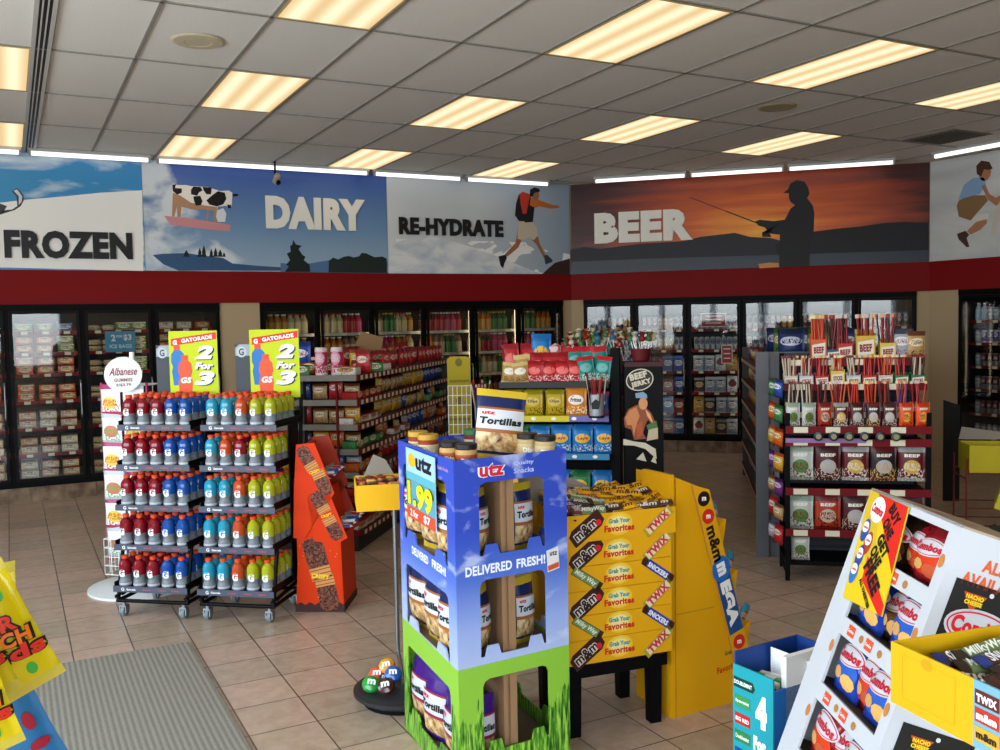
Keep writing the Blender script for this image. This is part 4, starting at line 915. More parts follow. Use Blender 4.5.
x_, z_ = PW([(190, 545)])[0]; m.ell(x_, z_, .03, .042, mat('c88858', .45), .003); m.poly(PW([(155, 500), (190, 493), (206, 505), (208, 522), (158, 520)]), mat('7a96ac', .5), .004)
m.poly(PW([(205, 640), (248, 620), (256, 660), (215, 675)]), mat('4a6a3a', .5), .003); m.poly(PW([(215, 660), (255, 650), (256, 700), (205, 710)]), mat('b8a888', .5), .0032)
m.poly(PW([(103, 700), (150, 712), (200, 718), (245, 745), (250, 790), (200, 745), (150, 730), (103, 728)]), cr, .002)
for w_ in ([(160, 790), (190, 760), (205, 800)], [(225, 800), (240, 770), (250, 810)]): m.poly(PW(w_), cr, .002)
m.obj('printed_box', t)
lol = [(Proto('lollipop', 'lollipop', MB().tube([(0, 0, 0), (0, 0, .13)], .0025, PAPER, 5).lathe([(0, .12), (.017, .124), (.021, .136), (.014, .15), (.006, .156), (.02, .178), (.014, .172)], mat(c, .25), 7)), nm) for c, nm in (('b0a48c', 'cream'), ('7c1c20', 'red'), ('a85a22', 'orange'), ('4a6a3c', 'green'), ('2a6078', 'blue'), ('bcb4ac', 'white'))]
t = tag(MB().lathe([(.05, 0), (.06, .01), (.075, .09), (.07, .09), (.05, .015)], mat('5a1418', .4), 16).obj('candy_cup', None, FP(.12, .12, 1.46), 0), 'dark red cup of lollipops on the poster stand', 'cup')
for i in range(104):
    if i < 14: q = FP(.12+.05*math.cos(i*2.4)*((i % 3+1)/3), .12+.05*math.sin(i*2.4)*((i % 3+1)/3), 1.475); rot = (.3*math.sin(i*2.4), .3*math.cos(i*2.4), 0); w = 'in the dark red cup'
    else: q = FH(.5+((i-14) % 30)*.0155, .2+.05*((i//30))+.02*(i % 2), 1.40+.02*((i*7) % 6)); rot = (random.uniform(-.3, .3), random.uniform(-.4, .4), 0); w = 'in the rack over the chip shelves'
    P_, nm = lol[(i*5+i//4) % 6]; P_.put(q, rot, '%s lollipop, %s in %s row of those %s' % (nm, nth(i if i < 14 else (i-14) % 30), nth(0 if i < 14 else (i-14)//30), w), 'lollipops', 1.1)
m = MB(); m.box(.4, .86, .22, .4, 1.36, 1.5, mat('3a1418', .5)); tag(m.obj('candy_bin', None, (*oH, 0), FA), 'dark candy bin full of lollipops behind the chip rack top', 'bin')

# ------------------------------------------------------------------ meat stick rack
oJ = (4.49, 4.49); FJ = LW(oJ, FA); W = .9
t = thing('meat_snack_rack', 'tall black tiered rack of meat sticks and jerky with red price rails', 'display rack', (*oJ, 0), FA)
for x in (0, W-.03):
    m = MB(); m.box(x, x+.03, .0, .03, 0, 1.12, BLK2); m.box(x, x+.03, .36, .39, 0, 1.5, BLK2); m.box(x, x+.03, .03, .36, .05, .08, BLK2); m.obj('upright', t)
m = MB(); m.box(.03, W-.03, .34, .36, .1, 1.5, mat('24282e', .5))
for i in range(28): m.box(.03, W-.03, .333, .34, .15+i*.045, .165+i*.045, mat('141619', .5))
m.obj('back_panel', t)
m = MB(); m.box(0, W, .03, .34, .1, .13, BLK2); m.obj('base_shelf', t)
def rail(z, y, x0=0, x1=W, tags=True, c=REDLIP, h=.05):
    m = MB(); m.box(x0, x1, y-.006, y, z-h/2, z+h/2, c); m.box(x0, x1, y, .335, z-.006, z, BLK2)
    if tags:
        for j in range(int((x1-x0)/.2)): m.box(x0+.05+j*.2, x0+.14+j*.2, y-.009, y-.006, z-.018, z+.02, TAGM)
    m.obj('price_rail', t)
for z, y in ((.325, 0), (.6, 0), (.925, 0), (1.01, -.015), (1.10, .07), (1.28, .13), (1.44, .19)): rail(z, y)
m = MB(); m.box(0, .5, -.016, -.01, .925, .955, mat('8a6a9a', .4)); m.obj('purple_rail', t)
def pouch(nm, base, top, win, ink, w=.15, h=.2):
    b = bag_mb(w, h, .035, pack(base, top, win, ink, z0=.42, rx=.3, rz=.2), None, len(nm)); wp = warp_on(w, h, .037)
    b.text('BEEF', 0, h*.75, h*.09, mat('e8e0d0', .4), w*.55, .002, warp=wp, bold=.05); b.ell(0, h*.93, .008, .008, BLACK, .004, n=10)
    return Proto('jerky_pouch', 'jerky pouch', b), nm
PJ = [pouch('white and green jerky pouch', 'b8bab4', '8a9a88', '4a7a3a', '6a2a1c'), pouch('dark red jerky pouch', '4a1216', '3a0c10', 'a8a8a8', 'c0b0a0'), pouch('maroon and gold jerky pouch', '5a141a', '8a8a88', 'c8a040', 'd8d0c0'), pouch('black and silver jerky pouch', '28181c', '5a1418', 'b0b0b4', 'c8a060'), pouch('red jerky pouch', 'a8341c', '6a1814', 'c8a890', '3a0c08'), pouch('orange snack pouch', 'd8501c', 'b83010', 'e8a040', '8a1c0c')]
for zt, seq in ((.905, (0, 1, 2, 3, 2)), (.575, (0, 4, 1, 3, 1))):
    for j, s_ in enumerate(seq):
        for d in (0, 1):
            P_, nm = PJ[s_]; P_.put(FJ(.1+j*.173, .05+d*.07, zt-.235), FA+random.uniform(-.1, .1), '%s, %s from left, %s, hanging under the %s rail' % (nm, nth(j), ('front', 'behind')[d], ('upper', 'lower')[zt < .7]), None, (1.13, 1.2, 1.13))
P_, nm = PJ[0]; P_.put(FJ(.1, .05, .1+.012+.02), FA, 'white and green jerky pouch hanging lowest on the meat stick rack', None, (.8, 1, .85))
for j, s_ in enumerate((0, 0, 4, 2, 1, 3, 1, 5, 5)):
    P_, nm = PJ[s_]; P_.put(FJ(.05+j*.1, .02, 1.035-.01), FA+random.uniform(-.25, .25), '%s standing on the double rail, %s from left' % (nm, nth(j)), None, (.62, 1, .8))
for j in range(6):
    m = MB(); m.lathe([(.0, 0), (.03, .002), (.03, .026), (0, .03)], mat(('1a1a1c', '1a1a1c', '2c3a1c')[j % 3], .3), 18, RX(PI/2)); m.ell(0, 0, .018, .018, mat('8a8468', .4), .031)
    q = FJ(.2+j*.095, -.03, .972); tag(m.obj('snuff_tin', None, q, FA), 'round dark tin at the double rail, %s from left' % nth(j), 'tin', 'round tins on the rack rail')
for k in range(7):
    for j in range(2):
        P_, nm = G1[(k*3+j*5) % 8]
        P_.put(FJ(-.035-.02*j, .12+j*.16, .22+k*.165), (0, .12, FA-PI/2+.5), '%s hung on the left side of the meat stick rack, %s up, %s' % (nm, nth(k), ('front', 'back')[j]), None, .85)
SC = ['2c3c6a', 'b8b0a0', 'c8a030', 'a8201c', '2a6a3a', 'c8501c', '6a3a8a', 'b0b4b8', 'd0b048']
def carton_sticks(x, y, z, w, h, L, col, cols, n, nm, txt=None, tc='f0ece0'):
    m = MB(); c_ = mat(SC[col] if isinstance(col, int) else col, .4)
    m.box(-w/2, w/2, -.03, -.027, 0, h, c_); m.box(-w/2, w/2, .027, .03, 0, h*1.25, c_); m.box(-w/2, -w/2+.003, -.027, .027, 0, h*1.1, c_); m.box(w/2-.003, w/2, -.027, .027, 0, h*1.1, c_); m.box(-w/2, w/2, -.027, .027, 0, .003, c_)
    m.poly([(-w*.42, h*.2), (w*.42, h*.3), (w*.42, h*.85), (-w*.42, h*.75)], mat('d8d2c0', .5), .031)
    m.text(txt or 'STICKS', 0, h*.52, h*.3, mat('8a1c1c'), w*.65, .033, rot=.06, bold=.05)
    q = FJ(x, y, z); tag(m.obj('stick_carton', None, q, FA), 'open %s carton of meat sticks, %s' % (COLN.get(col, 'printed'), nm), 'carton', 'open cartons of meat sticks')
    for i in range(n):
        P_, cn = STK[cols[i % len(cols)]]
        P_.put(FJ(x-w/2+.012+(w-.024)*(i+.5)/n, y+.012*(i % 3-1), z+.004), (random.uniform(-.08, .04), random.uniform(-.13, .13), FA), '%s meat stick, %s from left, in the %s carton' % (cn, nth(i), nm), 'meat sticks in cartons', (1, 1, L/.26))
COLN = {0: 'navy', 1: 'cream', 2: 'gold', 3: 'red', 4: 'green', 5: 'orange', 6: 'purple', 7: 'silver', 8: 'yellow'}
posn = lambda row, j: '%s, %s from left' % (row, nth(j))
for j, (c_, cols) in enumerate(((2, (5, 2)), (0, (5, 0, 1)), (3, (0, 2, 0)), (2, (3, 0)), (5, (1, 3, 1)), (0, (1, 3)), (5, (2, 1)), (6, (4, 3, 1)), (1, (0, 1)))):
    carton_sticks(.055+j*.098, .11, 1.105, .085, .06, .21, c_, cols, 8, posn('lowest tier', j))
for j, (c_, cols) in enumerate(((1, (5, 5, 1)), (7, (5, 1)), (3, (1, 0, 1)), (8, (3, 5)), (7, (5, 0)), (3, (1, 0, 3)), (1, (1, 3)), (4, (1, 0, 0)), (4, (5, 2)))):
    carton_sticks(.05+j*.1, .17, 1.285, .088, .07 if j != 3 else .1, .2, c_, cols, 9, posn('middle tier', j))
for j, (x, c_, cols, h) in enumerate(((.24, 5, (3, 1, 3), .15), (.34, 0, (2, 0), .08), (.41, 3, (0, 2, 0), .12), (.54, 2, (0, 1, 2), .17), (.68, 8, (2, 1, 0), .12))):
    carton_sticks(x, .25, 1.445, .1 if j != 3 else .12, h, .31, c_, cols, 12, posn('top tier', j), 'BEEF')
for i, (x, y, z, c) in enumerate(((.77, .26, 1.445, 5), (.86, .26, 1.445, 3), (.8, .3, 1.445, 5))):
    P_, nm = G1[c]; P_.put(FJ(x, y, z), FA+.2*i, '%s at the right end of the top tier, %s of three' % (nm, nth(i)), None, (1, 1, 1.5))

# ------------------------------------------------------------------ yellow boxes on the red wire stand, dark easel board
o = (5.75, 4.05); FY = LW(o, FA)
t = thing('wire_stand', 'red wire floor stand holding yellow boxes at the far right', 'wire stand', (*o, 0), FA); rw = mat('6a1a1c', .4); m = MB()
for x in (-.02, .5):
    for y in (0, .3): m.tube([(x, y, 0), (x, y, .76)], .006, rw)
    m.tube([(x, 0, .3), (x, .3, .3)], .005, rw); m.tube([(x, 0, .62), (x, .3, .62)], .005, rw)
for z in (.3, .42, .66): m.tube([(-.02, 0, z), (.5, 0, z)], .005, rw); m.tube([(-.02, .3, z), (.5, .3, z)], .005, rw)
m.obj('wire_frame', t)
m = MB(); gr = mat('26301f', .6)
m.prism([(-.02, .0), (.6, 0)]+[(.6-i*.05, .3+(.04 if i % 2 else 0)-.012*i*0) for i in range(13)], -.02, 0, gr); tag(m.obj('scalloped_card', None, FY(.08, -.12, 0), FA), 'dark green scalloped card at the foot of the red wire stand', 'card')
yb = mat('b8a81c', .55)
def ybox(q, rz, lab, tilt=0):
    t = thing('yellow_box', lab, 'box', q, (0, tilt, rz)); m = tray_mb(.46, .26, .19, yb); m.ell(.33, .11, .045, .045, mat('5a2a1a'), .001); m.ell(.33, .11, .034, .034, yb, .0015); m.poly([(.323, .08), (.337, .08), (.337, .14), (.323, .14)], mat('5a2a1a'), .002)
    m.poly([(.3, .115), (.36, .115), (.36, .13), (.3, .13)], mat('5a2a1a'), .002); m.text('snack', .33, .05, .016, mat('5a2a1a'), .08, .001); m.obj('tray', t)
    m = MB(); m.prism([(.0, .2), (.46, .2), (.46, .26), (.3, .25), (.02, .29)], -.262, -.258, GREYCARD); m.obj('flap', t)
ybox(FY(.0, .01, .66), FA, 'upper yellow cardboard box with round mark on the wire stand')
ybox(FY(.08, -.24, .47), FA-.3, 'lower yellow cardboard box tipped sideways on the wire stand', .3)
q = CAM+ray(952, 401)*8.6; t = thing('easel_board', 'dark narrow board standing against the beige wall at right', 'board', (q.x, q.y, 0), -.75)
m = MB(); m.prism([(-.07, .0), (.07, .0), (.07, q.z-.04), (-.07, q.z+.01)], -.02, 0, mat('0c0c0e', .6)); m.obj('panel', t)

# ------------------------------------------------------------------ snack pallet display (near centre)
A = Vector((1.394, 3.012)); B = Vector((1.452, 3.694)); C = Vector((1.888, 3.038)); D = B+C-A
n = NT('printed sky and grass', .4); g = n.sep('Object'); cl = n.noise(5.5, 5, mp=(1, 1, 1.8), dist=.3)
sky = n.ramp(g[2], [(.5, 'a4b2d8'), (.62, '8ea2d6'), (.8, '4f6cc0'), (.95, '3550b4'), (1.0, '3048b0')])
cf = n.math('MINIMUM', n.math('MAXIMUM', n.math('MULTIPLY', n.math('SUBTRACT', cl, .58), 5), 0), .6)
sky = n.mix(cf, sky, 'c8d2ea')
gn = n.noise(1, 3, mp=(110, 110, 14)); grass = n.ramp(gn, [(.35, '1f4a14'), (.5, '4f8a24'), (.65, '9ac848')])
gh = n.math('GREATER_THAN', n.math('ADD', n.math('MULTIPLY', n.noise(1, 3, mp=(40, 40, 5)), .34), .13), g[2])
c = n.mix(n.math('GREATER_THAN', .488, g[2]), sky, '86b83a'); c = n.mix(gh, c, grass); SKYP = n.col(c)
t = thing('pallet_display', 'tall blue sky and green grass cardboard display of snack bags', 'floor display', (0, 0, 0), 0)
t.location = (A.x, A.y, 0); O3 = lambda p: Vector((p.x-A.x, p.y-A.y, 0))
KR = MB()
def holed(P0, P1, holes, name, th=.006, txt=None):
    u = (P1-P0); L = u.length; u.normalize(); o = O3(P0); M = frame((o.x, o.y, 0), (u.x, u.y, 0), (0, 0, 1)); b = MB()
    xs = sorted({0, L}|{h[0] for h in holes}|{h[1] for h in holes}); zs = sorted({0, 1.26}|{h[2] for h in holes}|{h[3] for h in holes})
    for x0, x1 in zip(xs, xs[1:]):
        for z0, z1 in zip(zs, zs[1:]):
            cx, cz = (x0+x1)/2, (z0+z1)/2
            if any(h[0] < cx < h[1] and h[2] < cz < h[3] for h in holes): continue
            b.box(x0, x1, z0, z1, -th, 0, SKYP, M)
    for h in holes:
        r = .028
        for sx_, x in ((1, h[0]), (-1, h[1])): b.prism([(x, h[3]), (x+sx_*r, h[3]), (x+sx_*r*.3, h[3]-r*.3), (x, h[3]-r)], -th, 0, SKYP, M)
        wd = h[1]-h[0]
        for f0 in (.06, .72): b.prism([(h[0]+wd*f0, h[2]), (h[0]+wd*(f0+.24), h[2]), (h[0]+wd*(f0+.2), h[2]+.04), (h[0]+wd*(f0+.04), h[2]+.04)], -th, 0, SKYP, M)
    if txt: txt(b, M, L)
    b.obj(name, t); return M
LT = mat('e6eaf4', .5); UR = mat('c82434', .45)
def tr1(b, M, L):
    for w_, x in (('DELIVERED', .14), ('FRESH!', .325)): b.text(w_, x, .845, .036, LT, .2 if x < .2 else .13, .001, M, bold=.035)
    b.text('utz', .16, 1.212, .056, LT, .12, .0008, M, bold=.1); b.text('utz', .16, 1.212, .047, UR, .105, .0018, M, bold=.04)
    b.text('Quality', .3, 1.225, .02, mat('a8b8e4', .5), .09, .001, M); b.text('Snacks', .3, 1.198, .02, mat('a8b8e4', .5), .09, .001, M)
    b.poly([(.4, .79), (.455, .80), (.45, .885), (.395, .875)], mat('d8d8d4', .4), .002, M); b.poly([(.402, .795), (.452, .805), (.451, .825), (.4, .815)], mat('c8502c', .4), .003, M); b.text('utz', .427, .862, .018, mat('26262a'), .035, .003, M)
def tr2(b, M, L):                              # seen from its far end: text runs from back to front
    b.text('DELIVERED', .27, .822, .033, LT, .21, .001, M, bold=.035); b.text('FRESH!', .50, .826, .033, LT, .16, .001, M, bold=.035)
    b.text('utz', .16, 1.205, .045, UR, .10, .001, M, bold=.07); b.text('Quality Snacks', .57, 1.215, .018, mat('b890b8', .5), .12, .001, M)
holed(A, C, [(.103, .392, .895, 1.168), (.1, .392, .515, .805), (.105, .397, .15, .43)], 'right_face', txt=tr1)
holed(B, A, [(.06, .6, .855, 1.17), (.06, .6, .49, .745), (.06, .6, .09, .39)], 'left_face', txt=tr2)
holed(C, D, [(.1, .6, .87, 1.17), (.1, .6, .5, .78), (.1, .6, .12, .42)], 'back_face'); holed(D, B, [(.1, .4, .87, 1.17), (.1, .4, .5, .78), (.1, .4, .12, .42)], 'back_face')
def IN(s, tt, z): p = A+(C-A)*s+(B-A)*tt; return Vector((p.x, p.y, z))     # inside the pallet display: s across, tt deep
for z in (.06, .475, .85, 1.19):
    m = MB(); q = [IN(*c_, z)-Vector((A.x, A.y, 0)) for c_ in ((.02, .02), (.98, .02), (.98, .98), (.02, .98))]
    m.prism([(p.x, p.y) for p in q], z-.012, z, mat('7a6a58', .8) if z < 1 else GREYCARD, M=Matrix.Identity(4)); m.obj('shelf', t)
m = MB(); p0 = IN(.46, .04, 0)-Vector((A.x, A.y, 0)); p1 = IN(.46, .96, 0)-Vector((A.x, A.y, 0)); u = (p1-p0).normalized()
MM = frame(p0, u, (0, 0, 1)); m.box(0, .62, .06, 1.17, -.006, .006, CARD, MM); m.box(0, .06, .06, 1.17, -.02, .035, CARD, MM); m.obj('divider', t)
# price tag board on its left face
u = (A-B).normalized(); rz = math.atan2(u.y, u.x); q = B+u*.155
t2 = thing('price_board', 'narrow card with yellow 4.99 price on the blue pallet display', 'price card', (q.x-.012*math.cos(rz-PI/2)*-1, q.y, .965), rz)
t2.location = (q.x+.012*math.sin(rz), q.y-.012*math.cos(rz), .965)
m = MB(); m.box(0, .36, -.002, .002, 0, .285, mat('9cc4e0', .45)); m.poly([(0, .16), (.36, .16), (.36, .19), (0, .19)], mat('58a8b8', .4), .0025)
m.text('utz', .23, .24, .06, mat('16161c'), .2, .003, bold=.05); m.ell(.08, .24, .05, .028, mat('e0b020', .4), .003)
m.poly([(.0, .05), (.36, .05), (.36, .16), (.0, .16)], mat('5a94a8', .5), .0022); m.text('1.99', .18, .103, .108, mat('2c4a1c'), .34, .0032, bold=.09) ; m.text('1.99', .175, .103, .1, mat('e8ec10'), .31, .004, bold=.05)
m.poly([(.0, .0), (.36, .0), (.36, .05), (.0, .05)], mat('c84a2c', .5), .0025); m.text('2 for', .1, .025, .03, WHITE, .1, .0035); m.text('$7', .26, .025, .035, WHITE, .08, .0035); m.obj('printed_card', t2)
# bags of tortilla chips
def tort(nm, base, lab, word, chipc, h=.27, w=.19, red=True):
    b = bag_mb(w, h, .085, mat(base, .3), mat('c8a82a' if red else base, .4), len(nm)); wp = warp_on(w, h, .087)
    def patch(x0, x1, z0, z1, m_, o_):
        N_ = 8; vs = []; fs = []
        for j in range(N_+1):
            for i in range(N_+1): vs.append(wp(x0+(x1-x0)*i/N_, z0+(z1-z0)*j/N_, o_))
        for j in range(N_):
            for i in range(N_): a_ = j*(N_+1)+i; fs.append((a_, a_+1, a_+N_+2, a_+N_+1))
        b.add(vs, fs, m_, FRONT, True)
    patch(-w*.45, w*.45, h*.14, h*.4, chipc, .0006); patch(-w*.46, w*.46, h*.4, h*.45, mat('9a5a2c' if red else '8a2444', .4), .001); patch(-w*.46, w*.46, h*.45, h*.72, mat(lab, .35), .0012); patch(-w*.46, w*.46, h*.72, h*.75, mat('9a5a2c' if red else '8a2444', .4), .001)
    b.text(word, 0, h*.56, h*.1, mat('141418'), w*.82, .003, warp=wp, bold=.05, shear=.1); b.text('utz', -w*.25, h*.67, h*.05, mat('c82434'), w*.25, .003, warp=wp, bold=.05)
    return Proto('tortilla_bag', 'chip bag', b), nm
cn_ = NT('printed tortilla chips', .4); CHP = cn_.col(cn_.ramp(cn_.noise(26, 3, dist=1), [(.35, '7a5430'), (.5, 'c09a64'), (.65, 'dcc498')]))
TN = tort('navy tortilla chip bag', '1a2450', 'c8ccd0', 'Tortillas', CHP); TP_ = tort('purple tortilla chip bag', '3c1470', 'c4c4cc', 'Tortillas', CHP, red=False)
for k, (z, pr) in enumerate(((.85, TN), (.475, TN), (.06, TP_))):
    for j, tt in enumerate((.2, .5, .8)):
        P_, nm = pr; P_.put(IN(.11, tt, z), -PI/2+.12+random.uniform(-.15, .15), '%s, %s from the front corner, left window, %s tier' % (nm, nth(j), ('top', 'middle', 'bottom')[k]), None, (1.12, 1.0, 1.08))
    for j, (s, tt) in enumerate(((.32, .2), (.72, .22)) if k < 2 else ((.27, .15),)):
        P_, nm = pr; P_.put(IN(s, tt, z), (0, 0, .75 if k < 2 and j == 0 else .35) if k < 2 else 0, '%s seen through the %s tier right window, %s' % (nm, ('top', 'middle', 'bottom')[k], ('left', 'right')[j]), None, (.62, .8, 1.0))
P_, nm = TN; P_.put(IN(.62, .42, 1.19) , (-.12, .13, -.35), 'navy tortilla chip bag leaning on top among the dip jars', None, (1.1, .95, 1.08))
# dip jars on top
def jar(nm, lid, cont, lab): 
    b = MB(); b.lathe([(.036, 0), (.042, .006), (.042, .085), (.038, .095)], [mat(cont, .25), mat(cont, .25), mat(cont, .25)], 18)
    l_ = MB(); l_.lathe([(.0425, .02), (.0425, .075)], mat(lab, .4), 18); wp = lambda x, y, z: (.0435*math.sin(x/.0435), -.0435*math.cos(x/.0435), y)
    l_.text('Dips', 0, .05, .024, mat('f0ece0'), .05, M=None, warp=wp, bold=.05)
    c_ = MB(); c_.lathe([(.041, .093), (.043, .096), (.043, .112), (.04, .115)], mat(lid, .35), 18); return Proto('dip_jar', 'jar', b, [('lid', c_), ('label', l_)]), nm
JY = jar('yellow lidded cheese dip jar', 'b89030', '8a3420', 'c8b890'); JB = jar('black lidded dip jar', '1a1a1c', 'b8925a', '9a4a24'); JG = jar('green lidded salsa jar', '2c6a3c', '7a2418', 'c8b898'); JT = jar('tan dip jar with dark lid', '26201c', 'b8a070', 'c8b080')
for i, (px, py, (P_, nm)) in enumerate(((418, 431, JY), (428, 434, JY), (450, 441, JB), (466, 443, JB), (474, 429, JG), (514, 431, JY), (527, 433, JT), (545, 435, JT))):
    q = zat(px, py, 1.19+.115); P_.put((q.x, q.y, 1.19), -.35, '%s on top of the pallet display, %s from left' % (nm, nth(i)))

# ------------------------------------------------------------------ candy dish with tray (left of the display)
qb = zat(361, 690, .06); q0 = (qb.x+.19, qb.y-.06)
t = thing('pedestal_stand', 'black round based pedestal behind the blue pallet display', 'stand', (*q0, 0))
m = MB(); m.lathe([(.19, 0), (.19, .02), (.2, .03)], BLK2, 30); m.lathe([(.215, .03), (.235, .045), (.235, .06), (.21, .066)], mat('26262a', .4), 34); m.obj('base', t)
m = MB(); ex, ey = 1.70-q0[0], 4.40-q0[1]; m.tube([(ex, ey, .05), (ex, ey, .855)], .012, STEEL); m.tube([(0, 0, .07), (ex, ey, .07)], .012, STEEL); m.box(ex-.1, ex+.1, ey-.1, ey+.1, .855, .868, BLK2); m.obj('pole', t)
for i, (px, py, c_, nm) in enumerate(((387, 662, 'd8961c', 'yellow'), (377, 672, 'd84a28', 'orange red'), (371, 684, '1f8a34', 'green'), (386, 685, '3e2018', 'brown'), (393, 671, '2458a8', 'blue'), (384, 674, '4a281c', 'small dark brown'))):
    z = (.15, .11, .1, .1, .14, .11)[i]; q = zat(px, py, z); b = MB(); R_ = .042 if i != 5 else .028
    b.lathe([(0, -R_*.62), (R_*.5, -R_*.54), (R_*.87, -R_*.31), (R_, 0), (R_*.87, R_*.31), (R_*.5, R_*.54), (0, R_*.62)], mat(c_, .2, coat=.4), 20)
    b.text('m', 0, 0, R_*.6, WHITE, R_*.9, R_*.63, M=Matrix.Identity(4), bold=.05)
    tag(b.obj('giant_candy', None, (q.x, q.y, .066+R_*(1.5, .7, .8, .66, 1.4, .8)[i]), (.75, .2*(i % 3-1), -.4)), 'giant %s candy piece on the black round base' % nm, 'candy ornament', 'giant candies')
q = zat(356, 487, .99); a0 = -.3
t = thing('candy_tray', 'yellow cardboard tray of mini candies on the pedestal', 'tray', (q.x, q.y, .87), a0); F = LW((q.x, q.y), a0); YL = mat('e2aa06', .55)
m = tray_mb(.36, .3, .125, YL); m.obj('tray', t); m = MB(); m.prism([(.05, .125), (.2, .125), (.16, .2), (.1, .23), (.07, .17)], -.30, -.297, GREYCARD); m.obj('flap', t)
MC = [(Proto('mini_candy', 'candy', bar_mb(.05, .028, .016, mat(c_, .3), mat(c_, .4))), nm) for c_, nm in (('8a5a30', 'brown'), ('c89a50', 'gold'), ('a83a24', 'red'), ('4a2a1c', 'dark'))]
for i in range(42):
    P_, nm = MC[(i*7) % 4]; P_.put(F(.03+(i % 7)*.048, .03+(i//7)*.045, .87+.108+random.uniform(0, .012)), random.uniform(0, 3), '%s mini candy, %s across, %s row back, pedestal tray' % (nm, nth(i % 7), nth(i//7)), 'mini candies in the yellow tray')
m = MB(); m.box(.01, .35, .01, .29, .006, .1, mat('6a4a2c', .8)); m.obj('candy_fill', t)

# ------------------------------------------------------------------ stacked favourites trays on a black riser
o = (1.975, 3.19); a0 = -math.radians(7.8); F = LW(o, a0); W, DP = .515, .40
t = thing('black_riser', 'low black plastic riser table under the yellow candy trays', 'riser', (*o, 0), a0); m = MB(); m.box(.0, W-.03, .03, DP, .26, .325, BLK2); m.obj('top', t)
for x in (.03, W-.1):
    for y in (.05, DP-.06): m = MB(); m.prism([(x, 0), (x+.05, 0), (x+.055, .26), (x-.005, .26)], -y-.05, -y, BLK2); m.obj('leg', t)
YT = mat('d89c04', .55)
def rotp(pts, cx, cz, a): c_, s_ = math.cos(a), math.sin(a); return [(cx+x*c_-y*s_, cz+x*s_+y*c_) for x, y in pts]
def art_pack(m, kind, cx, cz):
    if kind == 'mm': 
        a = .62; m.poly(rotp([(-.085, -.035), (.06, -.035), (.085, -.02), (.085, .035), (-.06, .035), (-.085, .02)], cx, cz, a), mat('3a2018', .4), .001)
        m.text('m&m', *rotp([(-.008, .002)], cx, cz, a)[0], .05, mat('d8d0c8', .4), .12, .002, rot=a, bold=.1); m.text('m&m', *rotp([(-.008, .002)], cx, cz, a)[0], .042, mat('2a1410', .4), .115, .003, rot=a, bold=.03)
        p = rotp([(.055, -.014)], cx, cz, a)[0]; m.ell(*p, .014, .014, mat('c82030', .3), .0035, n=12)
    if kind == 'mw':
        a = -.6; m.poly(rotp([(-.075, -.018), (.06, -.018), (.08, -.024), (.08, .02), (-.075, .02)], cx, cz, a), mat('3a2a1c', .4), .001); m.poly(rotp([(-.072, -.016), (.058, -.016), (.058, .017), (-.072, .017)], cx, cz, a), mat('6f8a50', .4), .0015)
        m.text('Milky Way', *rotp([(-.006, 0)], cx, cz, a)[0], .026, mat('dfe4d8', .4), .115, .002, rot=a, shear=.2)
    if kind == 'tw':
        a = .68; m.poly(rotp([(-.08, -.022), (.08, -.022), (.08, .022), (-.08, .022)], cx, cz, a), mat('a8922c', .4), .001); m.poly(rotp([(-.066, -.017), (.066, -.017), (.066, .017), (-.066, .017)], cx, cz, a), mat('d8cc9a', .4), .0013)
        m.text('TWIX', *rotp([(0, 0)], cx, cz, a)[0], .034, mat('c02a4c', .4), .115, .002, rot=a, bold=.06)
    if kind == 'sn':
        a = -.62; m.poly(rotp([(-.085, -.018), (.085, -.018), (.09, 0), (.085, .02), (-.085, .02), (-.09, 0)], cx, cz, a), mat('3a1c14', .4), .001); m.poly(rotp([(-.06, -.018), (.06, -.018), (.06, .02), (-.06, .02)], cx, cz, a), mat('28348a', .4), .0015)
        m.text('SNICKERS', *rotp([(0, 0)], cx, cz, a)[0], .022, mat('e4e4ee', .4), .11, .002, rot=a, bold=.05)
HT = .1035
for k in range(6):
    z = .326+k*HT; top = k == 5; w = W if top else W-.018; h = HT-.002 if not top else .112
    L_, R_ = (('mm', 'tw'), ('mw', 'sn'), ('mm', 'tw'), ('mw', 'sn'), ('mm', 'tw'), ('mm', 'tw'))[k]
    t = thing('favorites_tray', 'yellow tray printed Grab Your Favorites, %s from the bottom of the stack' % nth(k), 'tray', F(0, 0 if top else .008, z), a0, 'stacked yellow favourites trays')
    m = tray_mb(w, DP-.02, h, YT); fm = mat('f0e4b0', .5)
    for i, (r, c_) in enumerate(((.054, 'e6b628'), (.044, 'e8c450'), (.034, 'ead68c'))): m.ell(.245, h*.56, r*1.15, min(r*.92, h*.46), mat(c_, .5), .0004+.0003*i)
    m.text('Grab Your', .245, h*.68, .02, mat('2a8a90', .5), .1, .002, bold=.05); m.text('Favorites', .245, h*.4, .028, mat('c03018', .5), .14, .002, bold=.05)
    art_pack(m, L_, .095, h*.5); art_pack(m, R_, .43, h*.5); m.obj('printed_tray', t)
zt = .326+5*HT
m = MB(); m.box(.008, W-.008, .008, DP-.03, zt+.006, zt+.085, mat('8a5a10', .7)); tag(m.obj('tray_liner', None, (*o, 0), a0), 'folded card liner filling the top yellow candy tray', 'liner')
